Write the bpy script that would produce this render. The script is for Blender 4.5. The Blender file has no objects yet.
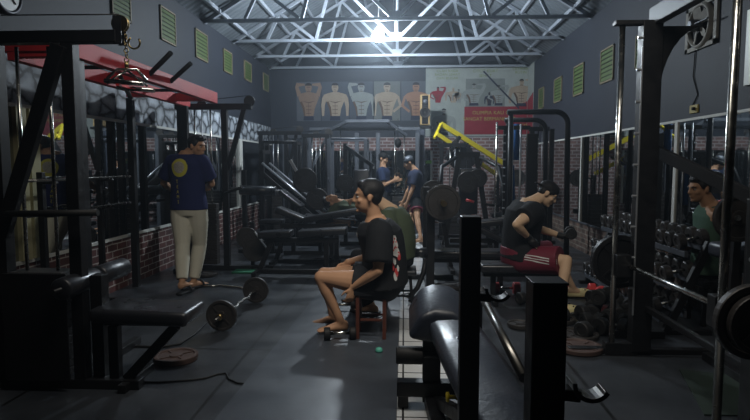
WSTR=.05; EXPO=1.6; GLARE_HAZE=.0075; FRONT=10.5; BULB=350
import bpy, bmesh, math, random
from mathutils import Vector as V, Matrix as M
R=random.Random(7)
C=bpy.context.scene.collection
sc=bpy.context.scene
PI=math.pi
# ---------------------------------------------------------------- camera
FPX=560.0; CAM=V((0,0,1.38)); PSI=math.atan(29/FPX*math.cos(math.atan(45/FPX))); TH=math.atan(45/FPX)
cF=V((-math.sin(PSI)*math.cos(TH),math.cos(PSI)*math.cos(TH),-math.sin(TH)))
cR=V((math.cos(PSI),math.sin(PSI),0)); cU=cR.cross(cF)
cd=bpy.data.cameras.new('camera'); cd.sensor_width=36; cd.lens=FPX/750*36; cd.clip_start=.05; cd.clip_end=100
cam=bpy.data.objects.new('camera',cd); C.objects.link(cam); sc.camera=cam
cam.matrix_world=M(((cR.x,cU.x,-cF.x,CAM.x),(cR.y,cU.y,-cF.y,CAM.y),(cR.z,cU.z,-cF.z,CAM.z),(0,0,0,1)))
def ray(px,py): return cF+cR*((px-375)/FPX)+cU*(-(py-210)/FPX)
def at(px,py,d):
    r=ray(px,py); return CAM+r*(d/r.y)
def wp(px,py,x):
    r=ray(px,py); return CAM+r*(x/r.x)
def fl(px,py,z=0.0):
    r=ray(px,py); return CAM+r*((z-1.38)/r.z)
# ---------------------------------------------------------------- mesh collector
def frame_of(d,up=V((0,0,1))):
    d=d.normalized()
    if abs(d.dot(up))>.98: up=V((0,1,0)) if abs(d.y)<.9 else V((1,0,0))
    s=d.cross(up).normalized(); u=s.cross(d).normalized()
    return d,s,u
class MB:
    def __init__(s): s.v=[]; s.f=[]
    def add(s,vs,fs):
        n=len(s.v); s.v+= [V(x) for x in vs]; s.f+=[[i+n for i in f] for f in fs]; return s
    def box(s,c,sz,rot=None):
        c=V(c); h=[x/2 for x in sz]; vs=[]
        for x in(-1,1):
            for y in(-1,1):
                for z in(-1,1):
                    p=V((x*h[0],y*h[1],z*h[2]))
                    if rot is not None: p=rot@p
                    vs.append(c+p)
        return s.add(vs,[(0,1,3,2),(4,6,7,5),(0,4,5,1),(2,3,7,6),(0,2,6,4),(1,5,7,3)])
    def bar(s,p0,p1,w,h=None,up=V((0,0,1))):
        h=h or w; p0=V(p0);p1=V(p1); d,sd,u=frame_of(p1-p0,up); vs=[]
        for p in(p0,p1):
            for a,b in((-1,-1),(1,-1),(1,1),(-1,1)): vs.append(p+sd*a*w/2+u*b*h/2)
        return s.add(vs,[(3,2,1,0),(4,5,6,7),(0,1,5,4),(1,2,6,5),(2,3,7,6),(3,0,4,7)])
    def loft(s,secs,n=20,cap=True):
        # secs: (center, vecA, vecB)
        vs=[];fs=[]
        for c,a,b in secs:
            for k in range(n):
                t=2*PI*k/n; vs.append(V(c)+V(a)*math.cos(t)+V(b)*math.sin(t))
        m=len(secs)
        for i in range(m-1):
            for k in range(n): fs.append((i*n+k,i*n+(k+1)%n,(i+1)*n+(k+1)%n,(i+1)*n+k))
        if cap: fs.append(tuple(reversed(range(n)))); fs.append(tuple((m-1)*n+k for k in range(n)))
        return s.add(vs,fs)
    def cone(s,p0,p1,r0,r1=None,n=16):
        r1=r0 if r1 is None else r1; p0=V(p0);p1=V(p1); d,a,b=frame_of(p1-p0)
        return s.loft([(p0,a*r0,b*r0),(p1,a*r1,b*r1)],n)
    def ell(s,c,r,rot=None,n=16,m=10):
        c=V(c); r=(r,r,r) if not hasattr(r,'__len__') else r; vs=[];fs=[]
        for j in range(1,m):
            ph=PI*j/m
            for k in range(n):
                t=2*PI*k/n; p=V((r[0]*math.sin(ph)*math.cos(t),r[1]*math.sin(ph)*math.sin(t),r[2]*math.cos(ph)))
                vs.append(c+(rot@p if rot is not None else p))
        top=V((0,0,r[2]));
        vs.append(c+(rot@top if rot is not None else top)); vs.append(c-(rot@top if rot is not None else top))
        T=len(vs)-2;B=len(vs)-1
        for j in range(m-2):
            for k in range(n): fs.append((j*n+k,(j+1)*n+k,(j+1)*n+(k+1)%n,j*n+(k+1)%n))
        for k in range(n): fs.append((T,k,(k+1)%n)); fs.append((B,(m-2)*n+(k+1)%n,(m-2)*n+k))
        return s.add(vs,fs)
    def limb(s,pts,rs,n=14):
        for i in range(len(pts)-1): s.cone(pts[i],pts[i+1],rs[i],rs[i+1],n)
        for p,r in zip(pts,rs): s.ell(p,r*1.0,None,n,8)
        return s
    def tube(s,pts,r,n=10,closed=False):
        pts=[V(p) for p in pts]; m=len(pts); vs=[];fs=[]
        t0=(pts[1]-pts[0]).normalized(); _,a,b=frame_of(t0)
        for i,p in enumerate(pts):
            if closed: t=(pts[(i+1)%m]-pts[i-1]).normalized()
            else: t=(pts[min(i+1,m-1)]-pts[max(i-1,0)]).normalized()
            a=(a-t*a.dot(t)).normalized(); b=t.cross(a)
            rr=r[i] if hasattr(r,'__len__') else r
            for k in range(n):
                q=2*PI*k/n; vs.append(p+a*rr*math.cos(q)+b*rr*math.sin(q))
        for i in range(m if closed else m-1):
            j=(i+1)%m
            for k in range(n): fs.append((i*n+k,i*n+(k+1)%n,j*n+(k+1)%n,j*n+k))
        if not closed: fs.append(tuple(reversed(range(n)))); fs.append(tuple((m-1)*n+k for k in range(n)))
        return s.add(vs,fs)
    def lathe(s,c,axis,prof,n=32):
        # prof: list of (r, h) along axis
        c=V(c); d,a,b=frame_of(V(axis)); vs=[];fs=[]
        for r,h in prof:
            for k in range(n):
                q=2*PI*k/n; vs.append(c+d*h+(a*math.cos(q)+b*math.sin(q))*max(r,1e-4))
        m=len(prof)
        for i in range(m-1):
            for k in range(n): fs.append((i*n+k,i*n+(k+1)%n,(i+1)*n+(k+1)%n,(i+1)*n+k))
        fs.append(tuple(reversed(range(n)))); fs.append(tuple((m-1)*n+k for k in range(n)))
        return s.add(vs,fs)
    def prism(s,poly,o,ax,ay,ex):
        # polygon (x,y) in plane o,ax,ay extruded by vector ex
        o=V(o);ax=V(ax);ay=V(ay);ex=V(ex); n=len(poly)
        vs=[o+ax*x+ay*y for x,y in poly]+[o+ax*x+ay*y+ex for x,y in poly]
        fs=[tuple(reversed(range(n))),tuple(range(n,2*n))]+[(i,(i+1)%n,(i+1)%n+n,i+n) for i in range(n)]
        return s.add(vs,fs)
    def mesh(s,name,off=V((0,0,0)),smooth=False,fixn=True):
        me=bpy.data.meshes.new(name); me.from_pydata([tuple(v-off) for v in s.v],[],s.f)
        if fixn:
            bm=bmesh.new(); bm.from_mesh(me); bmesh.ops.recalc_face_normals(bm,faces=bm.faces); bm.to_mesh(me); bm.free()
        if smooth:
            for p in me.polygons: p.use_smooth=len(p.vertices)<=4
        me.update(); return me
def locof(T): return T.location.copy() if T is not None else V((0,0,0))
def part(T,name,mb,mat,bevel=0,smooth=False,seg=2,off=None,label=None):
    """one mesh object under T; coordinates of mb are world coordinates"""
    root=T; o0=V((0,0,0))
    while root is not None: o0=o0+root.location; root=root.parent
    me=mb.mesh(name,o0,smooth); me.materials.append(mat)
    o=bpy.data.objects.new(name,me); C.objects.link(o); o.parent=T
    if bevel:
        b=o.modifiers.new('b','BEVEL'); b.width=bevel; b.segments=seg; b.limit_method='ANGLE'; b.angle_limit=.6
        if seg>2 :
            for p in me.polygons: p.use_smooth=True
    if label: o['label']=label
    return o
def thing(name,label,cat,loc=(0,0,0),group=None):
    o=bpy.data.objects.new(name,None); C.objects.link(o); o.location=V(loc); o.empty_display_size=.1
    o['label']=label; o['category']=cat
    if group:o['group']=group
    return o
def tag(o,label,cat,group=None):
    o['label']=label;o['category']=cat
    if group:o['group']=group
    return o
def single(name,mb,mat,label,cat,group=None,bevel=0,smooth=False,seg=2,loc=None):
    loc=V(loc) if loc is not None else sum(mb.v,V((0,0,0)))/len(mb.v)
    me=mb.mesh(name,loc,smooth); me.materials.append(mat); o=bpy.data.objects.new(name,me); C.objects.link(o); o.location=loc
    if bevel:
        b=o.modifiers.new('b','BEVEL'); b.width=bevel;b.segments=seg;b.limit_method='ANGLE';b.angle_limit=.6
    return tag(o,label,cat,group)
def struct(name,mb,mat,parent=None,bevel=0,smooth=False):
    o=part(parent,name,mb,mat,bevel,smooth)
    if parent is None:o['kind']='structure'
    return o
def dup(root,loc,rotz=None,label=None,group=None,quat=None):
    r=root.copy(); C.objects.link(r); r.location=V(loc)
    if rotz is not None: r.rotation_euler=(0,0,rotz)
    if quat is not None: r.rotation_euler=quat
    if label:r['label']=label
    if group:r['group']=group
    for ch in list(root.children):
        c=ch.copy(); C.objects.link(c); c.parent=r
        for g in list(ch.children):
            d=g.copy(); C.objects.link(d); d.parent=c
    return r
# shorthand frame pieces
def bar(T,name,p0,p1,w=.05,h=None,mat=None,bevel=.004,up=V((0,0,1))): return part(T,name,MB().bar(p0,p1,w,h,up),mat or STEEL,bevel)
def rod(T,name,p0,p1,r=.012,mat=None,n=14): return part(T,name,MB().cone(p0,p1,r,r,n),mat or CHROME,0,True)
def pipe(T,name,pts,r=.012,mat=None,n=10): return part(T,name,MB().tube(pts,r,n),mat or CHROME,0,True)
def pad(T,name,c,sz,rot=None,mat=None,bev=.022): return part(T,name,MB().box(c,sz,rot),mat or VINYL,bev,False,4)
def rx(a): return M.Rotation(a,3,'X')
def ry(a): return M.Rotation(a,3,'Y')
def rz(a): return M.Rotation(a,3,'Z')
def platemb(c,axis,r,th=.03,hole=.025):
    a=V(axis).normalized(); c=V(c)-a*(th/2)
    mb=MB().lathe(c,a,[(hole,0),(r*.3,0),(r*.32,th*.25),(r*.8,th*.25),(r*.84,0),(r*.98,0),(r,th*.15),(r,th*.85),(r*.98,th),(r*.84,th),(r*.8,th*.75),(r*.32,th*.75),(r*.3,th),(hole,th)],36)
    _,s,u=frame_of(a)
    for k in range(4):      # raised cast ribs
        q=PI/4+k*PI/2; d=s*math.cos(q)+u*math.sin(q); t=a.cross(d)
        mb.bar(c+a*th/2+d*r*.28,c+a*th/2+d*r*.84,r*.09,th*.82,a)
    return mb
def plate(T,c,axis,r,th=.03,mat=None,name='plate',label=None): return part(T,name,platemb(c,axis,r,th),mat or IRON,0,False,label=label)
def arc(c,a,b,r,t0,t1,n=10):
    c=V(c);a=V(a);b=V(b); return [c+a*r*math.cos(t0+(t1-t0)*i/n)+b*r*math.sin(t0+(t1-t0)*i/n) for i in range(n+1)]
# ---------------------------------------------------------------- materials
def mat(name,col=(.5,.5,.5),rough=.5,metal=0,spec=.5,bump=0,bscale=40,var=0,vscale=6,rvar=0,coat=0):
    m=bpy.data.materials.new(name); m.use_nodes=True; nt=m.node_tree; b=nt.nodes['Principled BSDF']
    b.inputs['Base Color'].default_value=(*col,1); b.inputs['Roughness'].default_value=rough; b.inputs['Metallic'].default_value=metal
    b.inputs['Specular IOR Level'].default_value=spec; b.inputs['Coat Weight'].default_value=coat
    tc=nt.nodes.new('ShaderNodeTexCoord')
    if var or rvar:
        n=nt.nodes.new('ShaderNodeTexNoise'); n.inputs['Scale'].default_value=vscale; n.inputs['Detail'].default_value=6; nt.links.new(tc.outputs['Object'],n.inputs['Vector'])
        if var:
            mx=nt.nodes.new('ShaderNodeMix'); mx.data_type='RGBA'; nt.links.new(n.outputs['Fac'],mx.inputs[0])
            mx.inputs[6].default_value=(*[c*(1-var) for c in col],1); mx.inputs[7].default_value=(*[min(1,c*(1+var)) for c in col],1)
            nt.links.new(mx.outputs[2],b.inputs['Base Color'])
        if rvar:
            mr=nt.nodes.new('ShaderNodeMapRange'); mr.inputs[1].default_value=.3; mr.inputs[2].default_value=.7; mr.inputs[3].default_value=max(.03,rough-rvar); mr.inputs[4].default_value=min(1,rough+rvar)
            nt.links.new(n.outputs['Fac'],mr.inputs[0]); nt.links.new(mr.outputs[0],b.inputs['Roughness'])
    if bump:
        n2=nt.nodes.new('ShaderNodeTexNoise'); n2.inputs['Scale'].default_value=bscale; n2.inputs['Detail'].default_value=4; nt.links.new(tc.outputs['Object'],n2.inputs['Vector'])
        bp=nt.nodes.new('ShaderNodeBump'); bp.inputs['Strength'].default_value=bump; bp.inputs['Distance'].default_value=.01
        nt.links.new(n2.outputs['Fac'],bp.inputs['Height']); nt.links.new(bp.outputs['Normal'],b.inputs['Normal'])
    return m
STEEL=mat('black_powder_coat',(.0065,.0065,.0075),.45,0,.4,rvar=.1,vscale=12)
STEELG=mat('grey_steel',(.10,.11,.13),.45,.3,.5,var=.2)
VINYL=mat('black_vinyl',(.016,.017,.021),.33,0,.6,bump=.12,bscale=90,rvar=.08,vscale=9)
VINYLB=mat('blue_grey_vinyl',(.022,.027,.040),.36,0,.6,bump=.2,bscale=45,rvar=.1,vscale=7)
CHROME=mat('worn_chrome',(.55,.54,.5),.22,1,.5,var=.15,vscale=20,rvar=.08)
BRASS=mat('brass',(.34,.25,.11),.3,1,.5,var=.2)
IRON=mat('cast_iron',(.04,.036,.034),.48,.3,.5,var=.35,vscale=18,bump=.1,bscale=80)
RUST=mat('rusty_iron',(.075,.045,.037),.6,.2,.5,var=.4,vscale=14,bump=.2,bscale=60)
RED=mat('red_paint',(.62,.035,.04),.55,0,.3,var=.12,vscale=5)
REDR=mat('red_rubber',(.55,.04,.04),.5,0,.4,var=.1)
YEL=mat('yellow_paint',(.72,.58,.03),.4,0,.5,var=.08)
YELK=mat('yellow_plastic',(.8,.6,.02),.35)
RUB=mat('black_rubber',(.012,.012,.012),.6,0,.35,bump=.1)
WOODR=mat('dark_red_wood',(.10,.03,.018),.45,0,.5,var=.35,vscale=10)
ALU=mat('galvanised_steel',(.40,.44,.50),.5,.35,.5,var=.12,vscale=5)
STEELS=mat('brushed_beam',(.16,.175,.19),.5,.3,.4,var=.2)
DCHR=mat('dull_chrome',(.20,.19,.175),.3,1,.5,var=.3)
SILV=mat('silver_steel',(.5,.52,.55),.35,.8,.5,var=.1,vscale=8)
WHITE=mat('white_painted_metal',(.62,.62,.58),.5,0,.4,var=.08)
CREAM=mat('cream_paint',(.46,.43,.25),.6,0,.3,var=.12,vscale=3)
GREENC=mat('green_cloth',(.03,.16,.09),.8,0,.2,var=.2)
BLUEC=mat('blue_cloth',(.02,.10,.30),.8,0,.2,var=.2)
TEAL=mat('teal_plastic',(.10,.45,.34),.5)
LIMEP=mat('lime_paper',(.25,.6,.10),.6)
WHITEP=mat('white_plastic',(.7,.7,.68),.4)
CLKF=mat('clock_face',(.7,.74,.70),.4)
CROC=mat('cream_foam',(.60,.53,.28),.6,0,.3)
SPKW=mat('golden_wood',(.50,.33,.14),.4,0,.5,var=.2,vscale=9)
BLK=mat('matt_black',(.006,.006,.007),.7,0,.3)
def ntm(name):
    m=bpy.data.materials.new(name); m.use_nodes=True; nt=m.node_tree; return m,nt,nt.nodes['Principled BSDF'],nt.nodes,nt.links
def swz(nt,order):
    """object coordinates with axes reordered so texture XY lies on the wall"""
    tc=nt.nodes.new('ShaderNodeTexCoord'); s=nt.nodes.new('ShaderNodeSeparateXYZ'); c=nt.nodes.new('ShaderNodeCombineXYZ')
    nt.links.new(tc.outputs['Object'],s.inputs[0])
    for i,a in enumerate(order): nt.links.new(s.outputs['XYZ'.index(a)],c.inputs[i])
    return c.outputs[0]
def brick(name,order,c1,c2,mort,w=.2,h=.075,ms=.008,rough=.8,var=.5):
    m,nt,b,N,L=ntm(name); vec=swz(nt,order)
    t=N.new('ShaderNodeTexBrick'); t.inputs['Scale'].default_value=1; t.inputs['Brick Width'].default_value=w; t.inputs['Row Height'].default_value=h
    t.inputs['Mortar Size'].default_value=ms; t.inputs['Mortar Smooth'].default_value=.15; t.inputs['Bias'].default_value=0
    t.inputs['Color1'].default_value=(*c1,1); t.inputs['Color2'].default_value=(*c2,1); t.inputs['Mortar'].default_value=(*mort,1)
    ns0=N.new('ShaderNodeTexNoise'); ns0.inputs['Scale'].default_value=9; L.new(vec,ns0.inputs['Vector'])
    va=N.new('ShaderNodeVectorMath'); va.operation='MULTIPLY_ADD'; va.inputs[1].default_value=(.012,.012,.012); L.new(ns0.outputs['Color'],va.inputs[0]); L.new(vec,va.inputs[2])
    L.new(va.outputs[0],t.inputs['Vector'])
    ns=N.new('ShaderNodeTexNoise'); ns.inputs['Scale'].default_value=5; ns.inputs['Detail'].default_value=8; L.new(vec,ns.inputs['Vector'])
    mr=N.new('ShaderNodeMapRange'); mr.inputs[1].default_value=.25; mr.inputs[2].default_value=.75; mr.inputs[3].default_value=1-var; mr.inputs[4].default_value=1+var*.6; L.new(ns.outputs['Fac'],mr.inputs[0])
    mx=N.new('ShaderNodeVectorMath'); mx.operation='SCALE'; L.new(t.outputs['Color'],mx.inputs[0]); L.new(mr.outputs[0],mx.inputs['Scale']); L.new(mx.outputs[0],b.inputs['Base Color'])
    b.inputs['Roughness'].default_value=rough
    bp=N.new('ShaderNodeBump'); bp.inputs['Strength'].default_value=.3; bp.inputs['Distance'].default_value=.006; bp.invert=True; L.new(t.outputs['Fac'],bp.inputs['Height']); L.new(bp.outputs[0],b.inputs['Normal'])
    return m
BR_L=brick('brick_paper_red','YZX',(.12,.035,.03),(.07,.024,.021),(.46,.42,.38),.21,.075,.006)
BR_R=brick('brick_paper_brown','YZX',(.16,.10,.075),(.08,.05,.04),(.22,.19,.16),.2,.075,.01,var=.7)
BR_B=brick('brick_paper_pale','XZY',(.26,.14,.125),(.15,.09,.085),(.42,.38,.38),.2,.078,.012,var=.4)
def stone():
    m,nt,b,N,L=ntm('stone_paper'); vec=swz(nt,'YZX')
    mp=N.new('ShaderNodeMapping'); mp.inputs['Scale'].default_value=(3.9,5.0,0); L.new(vec,mp.inputs[0])
    ns=N.new('ShaderNodeTexNoise'); ns.inputs['Scale'].default_value=3; L.new(mp.outputs[0],ns.inputs['Vector'])
    va=N.new('ShaderNodeVectorMath'); va.operation='MULTIPLY_ADD'; va.inputs[1].default_value=(.3,.3,0); L.new(ns.outputs['Color'],va.inputs[0]); L.new(mp.outputs[0],va.inputs[2])
    v=N.new('ShaderNodeTexVoronoi'); v.voronoi_dimensions='2D'; v.feature='DISTANCE_TO_EDGE'; v.inputs['Scale'].default_value=1; L.new(va.outputs[0],v.inputs['Vector'])
    v2=N.new('ShaderNodeTexVoronoi'); v2.voronoi_dimensions='2D'; v2.inputs['Scale'].default_value=1; L.new(va.outputs[0],v2.inputs['Vector'])
    cr=N.new('ShaderNodeValToRGB'); e=cr.color_ramp.elements; e[0].position=.0; e[0].color=(.012,.014,.018,1); e[1].position=.32; e[1].color=(.52,.57,.63,1)
    a=cr.color_ramp.elements.new(.045); a.color=(.03,.034,.042,1); a=cr.color_ramp.elements.new(.09); a.color=(.22,.245,.28,1)
    L.new(v.outputs['Distance'],cr.inputs[0])
    s=N.new('ShaderNodeSeparateColor'); L.new(v2.outputs['Color'],s.inputs[0])
    mr=N.new('ShaderNodeMapRange'); mr.inputs[3].default_value=.6; mr.inputs[4].default_value=1.15; L.new(s.outputs[0],mr.inputs[0])
    n3=N.new('ShaderNodeTexNoise'); n3.inputs['Scale'].default_value=14; n3.inputs['Detail'].default_value=6; L.new(vec,n3.inputs['Vector'])
    mm=N.new('ShaderNodeMath'); mm.operation='MULTIPLY_ADD'; mm.inputs[1].default_value=.8; mm.inputs[2].default_value=.6; L.new(n3.outputs['Fac'],mm.inputs[0])
    m2=N.new('ShaderNodeMath'); m2.operation='MULTIPLY'; L.new(mm.outputs[0],m2.inputs[0]); L.new(mr.outputs[0],m2.inputs[1])
    sc_=N.new('ShaderNodeVectorMath'); sc_.operation='SCALE'; L.new(cr.outputs[0],sc_.inputs[0]); L.new(m2.outputs[0],sc_.inputs['Scale']); L.new(sc_.outputs[0],b.inputs['Base Color'])
    b.inputs['Roughness'].default_value=.65; return m
STONE=stone()
WALL=mat('slate_wall_paint',(.029,.034,.047),.62,0,.35,var=.14,vscale=1.6,bump=.05,bscale=25)
MIRR,_nt,_b,_,_=ntm('mirror_glass'); _b.inputs['Base Color'].default_value=(.46,.48,.48,1); _b.inputs['Metallic'].default_value=1; _b.inputs['Roughness'].default_value=.015
ROOF,nt,b,N,L=ntm('roof_sheet')
tc=N.new('ShaderNodeTexCoord'); wv=N.new('ShaderNodeTexWave'); wv.bands_direction='Y'; wv.inputs['Scale'].default_value=2.2; L.new(tc.outputs['Object'],wv.inputs['Vector'])
ns=N.new('ShaderNodeTexNoise'); ns.inputs['Scale'].default_value=1.3; ns.inputs['Detail'].default_value=6; L.new(tc.outputs['Object'],ns.inputs['Vector'])
cr=N.new('ShaderNodeValToRGB'); cr.color_ramp.elements[0].position=.3; cr.color_ramp.elements[0].color=(.085,.10,.115,1); cr.color_ramp.elements[1].position=.7; cr.color_ramp.elements[1].color=(.17,.195,.22,1); L.new(ns.outputs['Fac'],cr.inputs[0]); L.new(cr.outputs[0],b.inputs['Base Color'])
bp=N.new('ShaderNodeBump'); bp.inputs['Strength'].default_value=.5; bp.inputs['Distance'].default_value=.02; L.new(wv.outputs['Fac'],bp.inputs['Height']); L.new(bp.outputs[0],b.inputs['Normal']); b.inputs['Roughness'].default_value=.6
def matfloor(name,c1,c2,r0,r1,sx,sy,seam=.006,seamcol=None):
    m,nt,b,N,L=ntm(name); tc=N.new('ShaderNodeTexCoord')
    t=N.new('ShaderNodeTexBrick'); t.offset=0; t.inputs['Scale'].default_value=1; t.inputs['Brick Width'].default_value=sx; t.inputs['Row Height'].default_value=sy; t.inputs['Mortar Size'].default_value=seam; t.inputs['Mortar Smooth'].default_value=0
    L.new(tc.outputs['Object'],t.inputs['Vector'])
    ns=N.new('ShaderNodeTexNoise'); ns.inputs['Scale'].default_value=1.7; ns.inputs['Detail'].default_value=9; ns.inputs['Roughness'].default_value=.62; L.new(tc.outputs['Object'],ns.inputs['Vector'])
    cr=N.new('ShaderNodeValToRGB'); cr.color_ramp.elements[0].position=.35; cr.color_ramp.elements[0].color=(*c1,1); cr.color_ramp.elements[1].position=.68; cr.color_ramp.elements[1].color=(*c2,1); L.new(ns.outputs['Fac'],cr.inputs[0])
    mx=N.new('ShaderNodeMix'); mx.data_type='RGBA'; L.new(t.outputs['Fac'],mx.inputs[0]); L.new(cr.outputs[0],mx.inputs[6]); mx.inputs[7].default_value=(*(seamcol or (.004,.004,.004)),1); L.new(mx.outputs[2],b.inputs['Base Color'])
    n2=N.new('ShaderNodeTexNoise'); n2.inputs['Scale'].default_value=2.6; n2.inputs['Detail'].default_value=7; L.new(tc.outputs['Object'],n2.inputs['Vector'])
    mr=N.new('ShaderNodeMapRange'); mr.inputs[1].default_value=.35; mr.inputs[2].default_value=.65; mr.inputs[3].default_value=r0; mr.inputs[4].default_value=r1; L.new(n2.outputs['Fac'],mr.inputs[0]); L.new(mr.outputs[0],b.inputs['Roughness'])
    n3=N.new('ShaderNodeTexNoise'); n3.inputs['Scale'].default_value=60; L.new(tc.outputs['Object'],n3.inputs['Vector'])
    bp=N.new('ShaderNodeBump'); bp.inputs['Strength'].default_value=.15; bp.inputs['Distance'].default_value=.004; L.new(n3.outputs['Fac'],bp.inputs['Height']); L.new(bp.outputs[0],b.inputs['Normal'])
    return m
FLOOR=matfloor('rubber_floor',(.018,.021,.026),(.042,.048,.057),.30,.52,1.15,1.35,.011)
LANE=matfloor('rubber_runner',(.048,.056,.070),(.070,.083,.102),.30,.46,9,9,0)
TILE=matfloor('pale_tile',(.60,.62,.63),(.74,.76,.77),.10,.22,.33,.33,.006,(.04,.04,.04))
SKIN=mat('skin_tan',(.50,.28,.165),.62,0,.25,var=.08,vscale=9)
SKINL=mat('skin_light',(.62,.42,.27),.62,0,.25,var=.08,vscale=9)
HAIR=mat('black_hair',(.008,.007,.007),.5,0,.4,bump=.6,bscale=120)
EYEW=mat('eye_white',(.4,.39,.37),.5); IRIS=mat('dark_iris',(.02,.012,.008),.2)
NAVY=mat('navy_cotton',(.018,.024,.095),.85,0,.2,var=.2,vscale=4,bump=.25,bscale=12)
BLACKC=mat('black_cotton',(.012,.013,.015),.85,0,.2,var=.25,vscale=5,bump=.25,bscale=12)
CHARC=mat('charcoal_cotton',(.02,.022,.026),.85,0,.2,bump=.25,bscale=12)
OLIVE=mat('olive_cotton',(.065,.085,.05),.85,0,.2,var=.2,vscale=4,bump=.25,bscale=12)
GREENT=mat('green_cotton',(.07,.13,.09),.85,0,.2,var=.2,vscale=4,bump=.25,bscale=12)
BEIGE=mat('beige_jersey',(.62,.60,.49),.85,0,.2,var=.1,vscale=4,bump=.5,bscale=9)
MAROON=mat('maroon_polyester',(.15,.018,.035),.6,0,.3,var=.15,vscale=4,bump=.25,bscale=12)
# ================================================================ SETTING
XL=-3.17; XR=2.86; YB=13.3; Y0=-0.6; HW=3.64; XC=(XL+XR)/2; PITCH=.62
def quadbox(name,x0,x1,y0,y1,z0,z1,m,parent=None,bevel=0):
    return struct(name,MB().box(((x0+x1)/2,(y0+y1)/2,(z0+z1)/2),(x1-x0,y1-y0,z1-z0)),m,parent,bevel)
quadbox('floor',XL-.3,XR+.3,Y0,YB+.3,-.1,0,FLOOR)
# runner mat down the middle and the pale tiles beside it
_l=MB().prism([(-1.13,Y0+.1),(-.035,Y0+.1),(-.035,6.1),(-.02,8.9),(-.78,8.9),(-.905,6.1)],(0,0,.0005),(1,0,0),(0,1,0),(0,0,.012))
_l=single('rubber_runner_mat',_l,LANE,'long grey rubber runner laid along the middle of the gym floor','floor mat',loc=(0,0,0))
quadbox('floor_tile_strip',-.034,.40,Y0,11.2,.0,.004,TILE)
quadbox('wall_left',XL-.2,XL,Y0,YB+.2,0,HW+.05,WALL)
quadbox('wall_right',XR,XR+.2,Y0,YB+.2,0,HW+.05,WALL)
wb=MB().prism([(XL,0),(XR,0),(XR,HW),(XC,HW+PITCH*(XR-XC)),(XL,HW)],(0,YB,0),(1,0,0),(0,0,1),(0,.2,0)); struct('wall_back',wb,WALL)
# claddings: brick paper, stone paper, mirrors
BL=.59; ML=1.85; SL=2.27; BRr=.47; MR=1.82
quadbox('wall_left_brick_paper',XL,XL+.012,Y0,YB,0,BL-.03,BR_L)
quadbox('wall_right_brick_paper',XR-.012,XR,Y0,YB,0,BRr-.02,BR_R)
quadbox('wall_left_stone_paper',XL,XL+.008,Y0,YB,ML+.03,SL,STONE)
def mirror(n,sgn,x,y0,y1,z0,z1):
    quadbox('wall_%s_mirror'%('left' if sgn<0 else 'right'),min(x,x-sgn*.012),max(x,x-sgn*.012),y0,y1,z0,z1,MIRR)
for i,(a,b) in enumerate([(Y0,4.40),(4.68,7.9),(7.93,10.55),(10.75,YB-.02)]): mirror(i,-1,XL,a,b,BL,ML)
for i,(a,b) in enumerate([(Y0,3.2),(3.23,6.02),(6.08,9.15),(9.2,YB-.02)]): mirror(i,1,XR,a,b,BRr,MR)
quadbox('trim_1',XL,XL+.03,Y0,YB,BL-.03,BL,WHITE); quadbox('trim_2',XL,XL+.025,Y0,YB,ML,ML+.03,WHITE)
quadbox('trim_3',XR-.03,XR,Y0,YB,BRr-.02,BRr,STEELG); quadbox('trim_4',XR-.025,XR,Y0,YB,MR,MR+.025,WHITE)
quadbox('trim_5',XL,XL+.05,4.40,4.52,BL,ML,CREAM); quadbox('trim_6',XL,XL+.05,4.56,4.68,BL,ML,CREAM)
quadbox('trim_7',XL,XL+.05,10.55,10.75,BL,ML,WHITE)
quadbox('trim_8',XR-.025,XR,6.02,6.08,BRr,MR,WHITE); quadbox('trim_9',XR-.03,XR,9.15,9.2,BRr,MR,WHITE); quadbox('trim_10',XR-.03,XR,3.2,3.23,BRr,MR,STEELG)
# back wall
quadbox('wall_back_brick_paper',-2.3,XR-.02,YB-.012,YB,0,2.03,BR_B)
quadbox('wall_back_mirror',-2.2,.62,YB-.03,YB-.015,.5,1.72,MIRR)
quadbox('trim_11',.62,.67,YB-.04,YB-.012,.5,1.72,WHITE); quadbox('trim_12',-.80,-.76,YB-.04,YB-.012,.5,1.72,STEELG)
# roof
for sgn,x0 in((-1,XL),(1,XR)):
    a=V((x0+sgn*.25,0,HW-PITCH*.25)); b=V((XC,0,HW+PITCH*abs(x0-XC))); n=V((0,0,.05))
    struct('ceiling_roof_slope',MB().prism([(0,0),(1,0),(1,1),(0,1)],(a.x,Y0,a.z),b-a,(0,YB-Y0+.2,0),n),ROOF)
    for k in range(6):
        t=(k+.55)/6; p=V((x0,0,HW)).lerp(V((XC,0,b.z)),t)
        struct('ceiling_purlin',MB().bar((p.x,Y0,p.z-.035),(p.x,YB,p.z-.035),.045,.06),ALU)
for ty in(7.45,8.9,10.35,11.8,13.15):
    t=bpy.data.objects.new('ceiling_truss',None); C.objects.link(t); t.location=(XC,ty,HW); t['kind']='structure'
    hs=(XR-XL)/2; zz=lambda x:HW+PITCH*(hs-abs(x))-.08
    B_=lambda nm,x0,z0,x1,z1,w=.045: bar(t,nm,(XC+x0,ty,z0),(XC+x1,ty,z1),w,.05,ALU,0)
    B_('bottom_chord',-hs+.01,HW,hs-.01,HW,.06)
    for sg in(-1,1):
        B_('top_chord',sg*(hs-.02),HW-.02,0,HW+PITCH*hs-.1,.06)
        B_('web',sg*.05,HW+.03,sg*1.13,zz(1.13)); B_('web',sg*1.45,HW+.03,sg*1.16,zz(1.16)); B_('web',sg*1.5,HW+.03,sg*2.1,zz(2.1))
        B_('web',sg*2.35,HW+.03,sg*2.13,zz(2.13))
    B_('king_post',0,HW+.03,0,HW+PITCH*hs-.12)
    bar(t,'gusset',(XC-.09,ty-.033,HW+.05),(XC+.09,ty-.033,HW+.05),.006,.14,ALU,0)
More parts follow.
